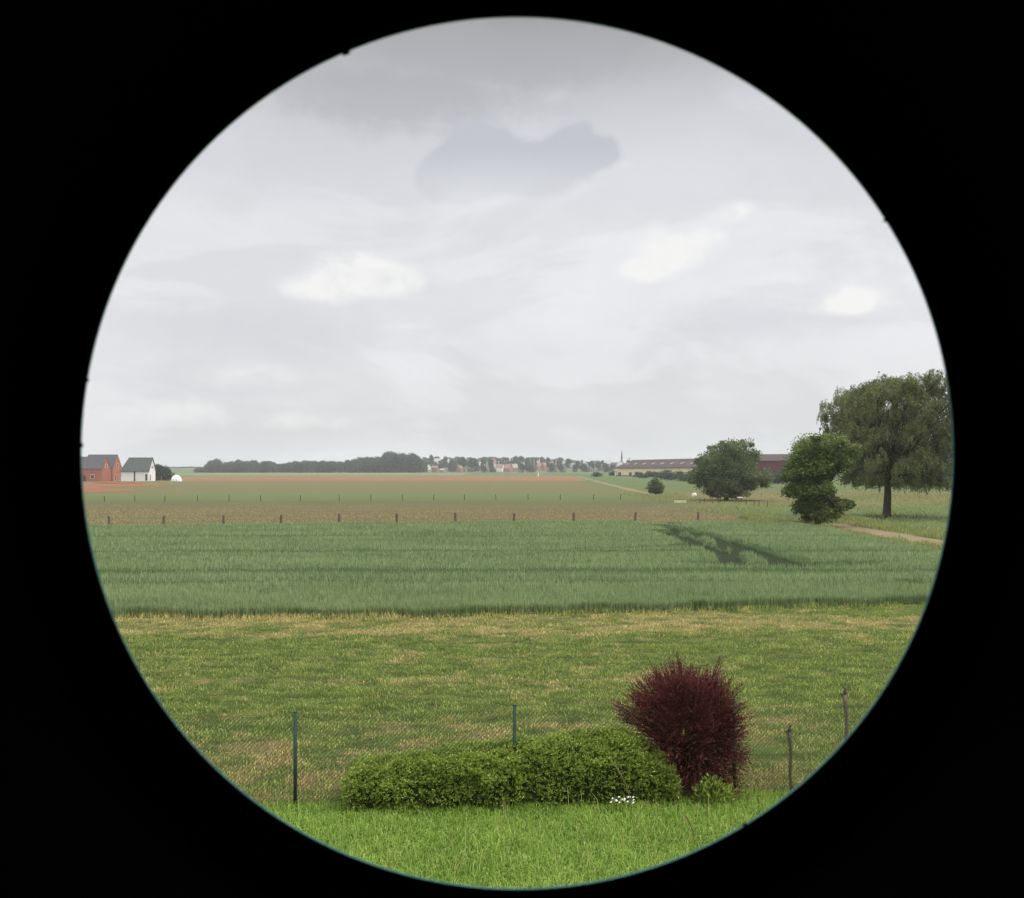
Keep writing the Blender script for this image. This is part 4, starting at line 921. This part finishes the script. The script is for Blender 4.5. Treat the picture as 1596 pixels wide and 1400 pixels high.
bm_obj('stand', bm, wood, o)
X, d = on_ground(839, 742.3, 300, 800); o = thing('field_marker', 'tiny white marker post at the far edge of the ploughed strip', 'marker', (X, d, float(tz(X, d))))
bm = bmesh.new(); tube(bm, [(0, 0, -.2), (0, 0, 1.5)], .35, 8); tube(bm, [(0, 0, 1.5), (0, 0, 1.75)], [.38, .1], 8); bm_obj('post', bm, render_w, o)

# village houses: (x, base y, width px, eave m, ridge m, wall, roof, turn, label)
vbrick = simple('faded_brick', C(196, 150, 134, .6), C(184, 140, 124, .6), .6, 0.9, 0.1)
vtile = simple('faded_tiles', C(176, 142, 132, .62), C(164, 132, 122, .62), .6, 0.9, 0.1)
VH = [
 (661, 728, 7, 4, 7.5, render_w, slate, 20, 'pale house at the left end of the village beside the wood'),
 (667, 732, 8, 3, 5.5, render_w, pale_roof, -30, 'low white shed on the slope at the left end of the village'),
 (678, 736, 9, 4.6, 6.5, vbrick, vtile, 10, 'orange house alone in front of the left end of the village'),
 (690, 736.3, 9, 2.4, 3.6, concrete, pale_roof, 0, 'low grey roof beside the orange house'),
 (682, 722, 10, 3, 6, render_w, pale_roof, 15, 'pale house on the skyline between the two round trees'),
 (703, 722, 9, 3.5, 6.5, render_w, slate, -10, 'pale house just behind the dark clump of village trees'),
 (717, 736.2, 8, 4, 7, vbrick, vtile, 10, 'red roofed house below the dark clump of village trees'),
 (750, 726, 10, 5, 8.5, render_w, slate, 15, 'white house right of the dark clump of village trees'),
 (774, 729, 10, 5, 8.5, render_w, vtile, -20, 'white house with a reddish roof below the slim trees'),
 (787, 725, 12, 6, 9.5, render_w, slate, 5, 'broad white house behind the row of slim trees'),
 (799, 726, 11, 6, 9, render_w, pale_roof, 0, 'long white house right of the row of slim trees'),
 (779, 735, 12, 4, 8, render_w, vtile, 12, 'pinkish roofed house in the front row of the village'),
 (792, 736, 12, 4, 8.5, vbrick, vtile, -8, 'red roofed house in the front row of the village, left of the green clump'),
 (802, 735, 8, 4, 8, vbrick, pale_roof, 20, 'small pale gabled house touching the green clump in the front row'),
 (840, 733, 8, 4, 8, vbrick, vtile, -15, 'red roofed house left half hidden between two tree clumps'),
 (848, 734, 9, 5, 9, vbrick, vtile, 10, 'salmon coloured house between two tree clumps'),
 (838, 723, 7, 4, 7, render_w, slate, 0, 'small white house on the skyline above the salmon house'),
 (869, 727, 9, 5.5, 10, render_w, slate, 80, 'white gabled house with a dark roof right of the village middle'),
 (882, 729, 9, 5, 8.5, concrete, pale_roof, 10, 'grey house beside the white gabled house'),
 (893, 728, 9, 5, 8, render_w, slate, -10, 'white house with a dark roof near the right end of the village'),
 (908, 729, 12, 4, 7, concrete, pale_roof, 0, 'wide pale grey house near the right end of the village'),
 (928, 728, 14, 4, 8, concrete, slate, 5, 'long grey roofed house left of the church'),
 (946, 728, 12, 4, 8, concrete, pale_roof, 0, 'pale grey house two roofs left of the church'),
 (957, 731, 10, 4, 7.5, render_w, slate, -10, 'white house with a dark roof close left of the church'),
]
VH += [(812, 727, 10, 4.5, 8, render_w, pale_roof, 8, 'pale house on the skyline right of the long white house'), (825, 729, 9, 4.5, 8, concrete, slate, -12, 'grey walled house between the skyline trees and the green clump'),
       (858, 731, 9, 4, 8, render_w, vtile, 6, 'small white house with a reddish roof left of the white gabled house'), (740, 732, 9, 4, 7.5, render_w, slate, -6, 'white house low on the slope right of the dark clump'),
       (765, 731.5, 9, 4, 7.5, concrete, vtile, 14, 'reddish roofed house left of the pinkish front row'), (919, 733, 9, 4, 7, render_w, pale_roof, 9, 'low pale house in front of the long grey roof'), (936, 734, 8, 3.6, 7, concrete, vtile, -9, 'small reddish roofed house below the pale grey houses')]
for (a, yb, w, e, r, wm, rm, tn, lb) in VH:
    X, d = on_ground(a, yb, 1040, 1640); sc = d / PX; Lw = max(6, w * sc); wm = concrete if wm is vbrick and Lw > 11 else wm
    house('village_house', lb, 'house', X, d, R(tn + (45 if len(lb) % 3 == 0 else (-30 if len(lb) % 3 == 1 else 0))), Lw, min(Lw * .8, 9), e * 1.0, r * 1.0, wm, rm, 'houses of the distant village', ov=.2)
X, d = on_ground(968, 731, 1040, 1640); z0 = float(tz(X, d))
o = thing('church', 'church with a white gable and a thin spire at the right end of the village', 'church', (X, d, z0), R(75))
bm = bmesh.new(); prism(bm, 15, 9, 4.5, 10, -1); bm_obj('wall', bm, render_w, o)
bm = bmesh.new(); roof(bm, 14.4, 9, 4.5, 10, .3, .25); bm_obj('roof', bm, slate, o)
bm = bmesh.new(); box(bm, 4.2, 6.2, -1.0, 1.0, 0, 12.5); bm_obj('tower', bm, concrete, o)
bm = bmesh.new(); v = [bm.verts.new(p) for p in ((4.1, -1.1, 12.52), (6.3, -1.1, 12.52), (6.3, 1.1, 12.52), (4.1, 1.1, 12.52))]; tp = bm.verts.new((5.2, 0, 24)); bm.faces.new(v)
for i in range(4): bm.faces.new((v[i], v[(i + 1) % 4], tp))
bm_obj('spire', bm, slate, o)

# ------------------------------------------------------------------ haze
bm = bmesh.new(); box(bm, -2700, 2700, -320, 3700, -1.2, 62)
hz, t = mat('haze_air')
vol = t.n('ShaderNodeVolumePrincipled', {'Color': (.91, .93, .975, 1), 'Density': 0.00018, 'Anisotropy': 0.2})
t.n('ShaderNodeOutputMaterial', {'Volume': vol.outputs[0]})
tag(bm_obj('haze', bm, hz), kind='stuff')
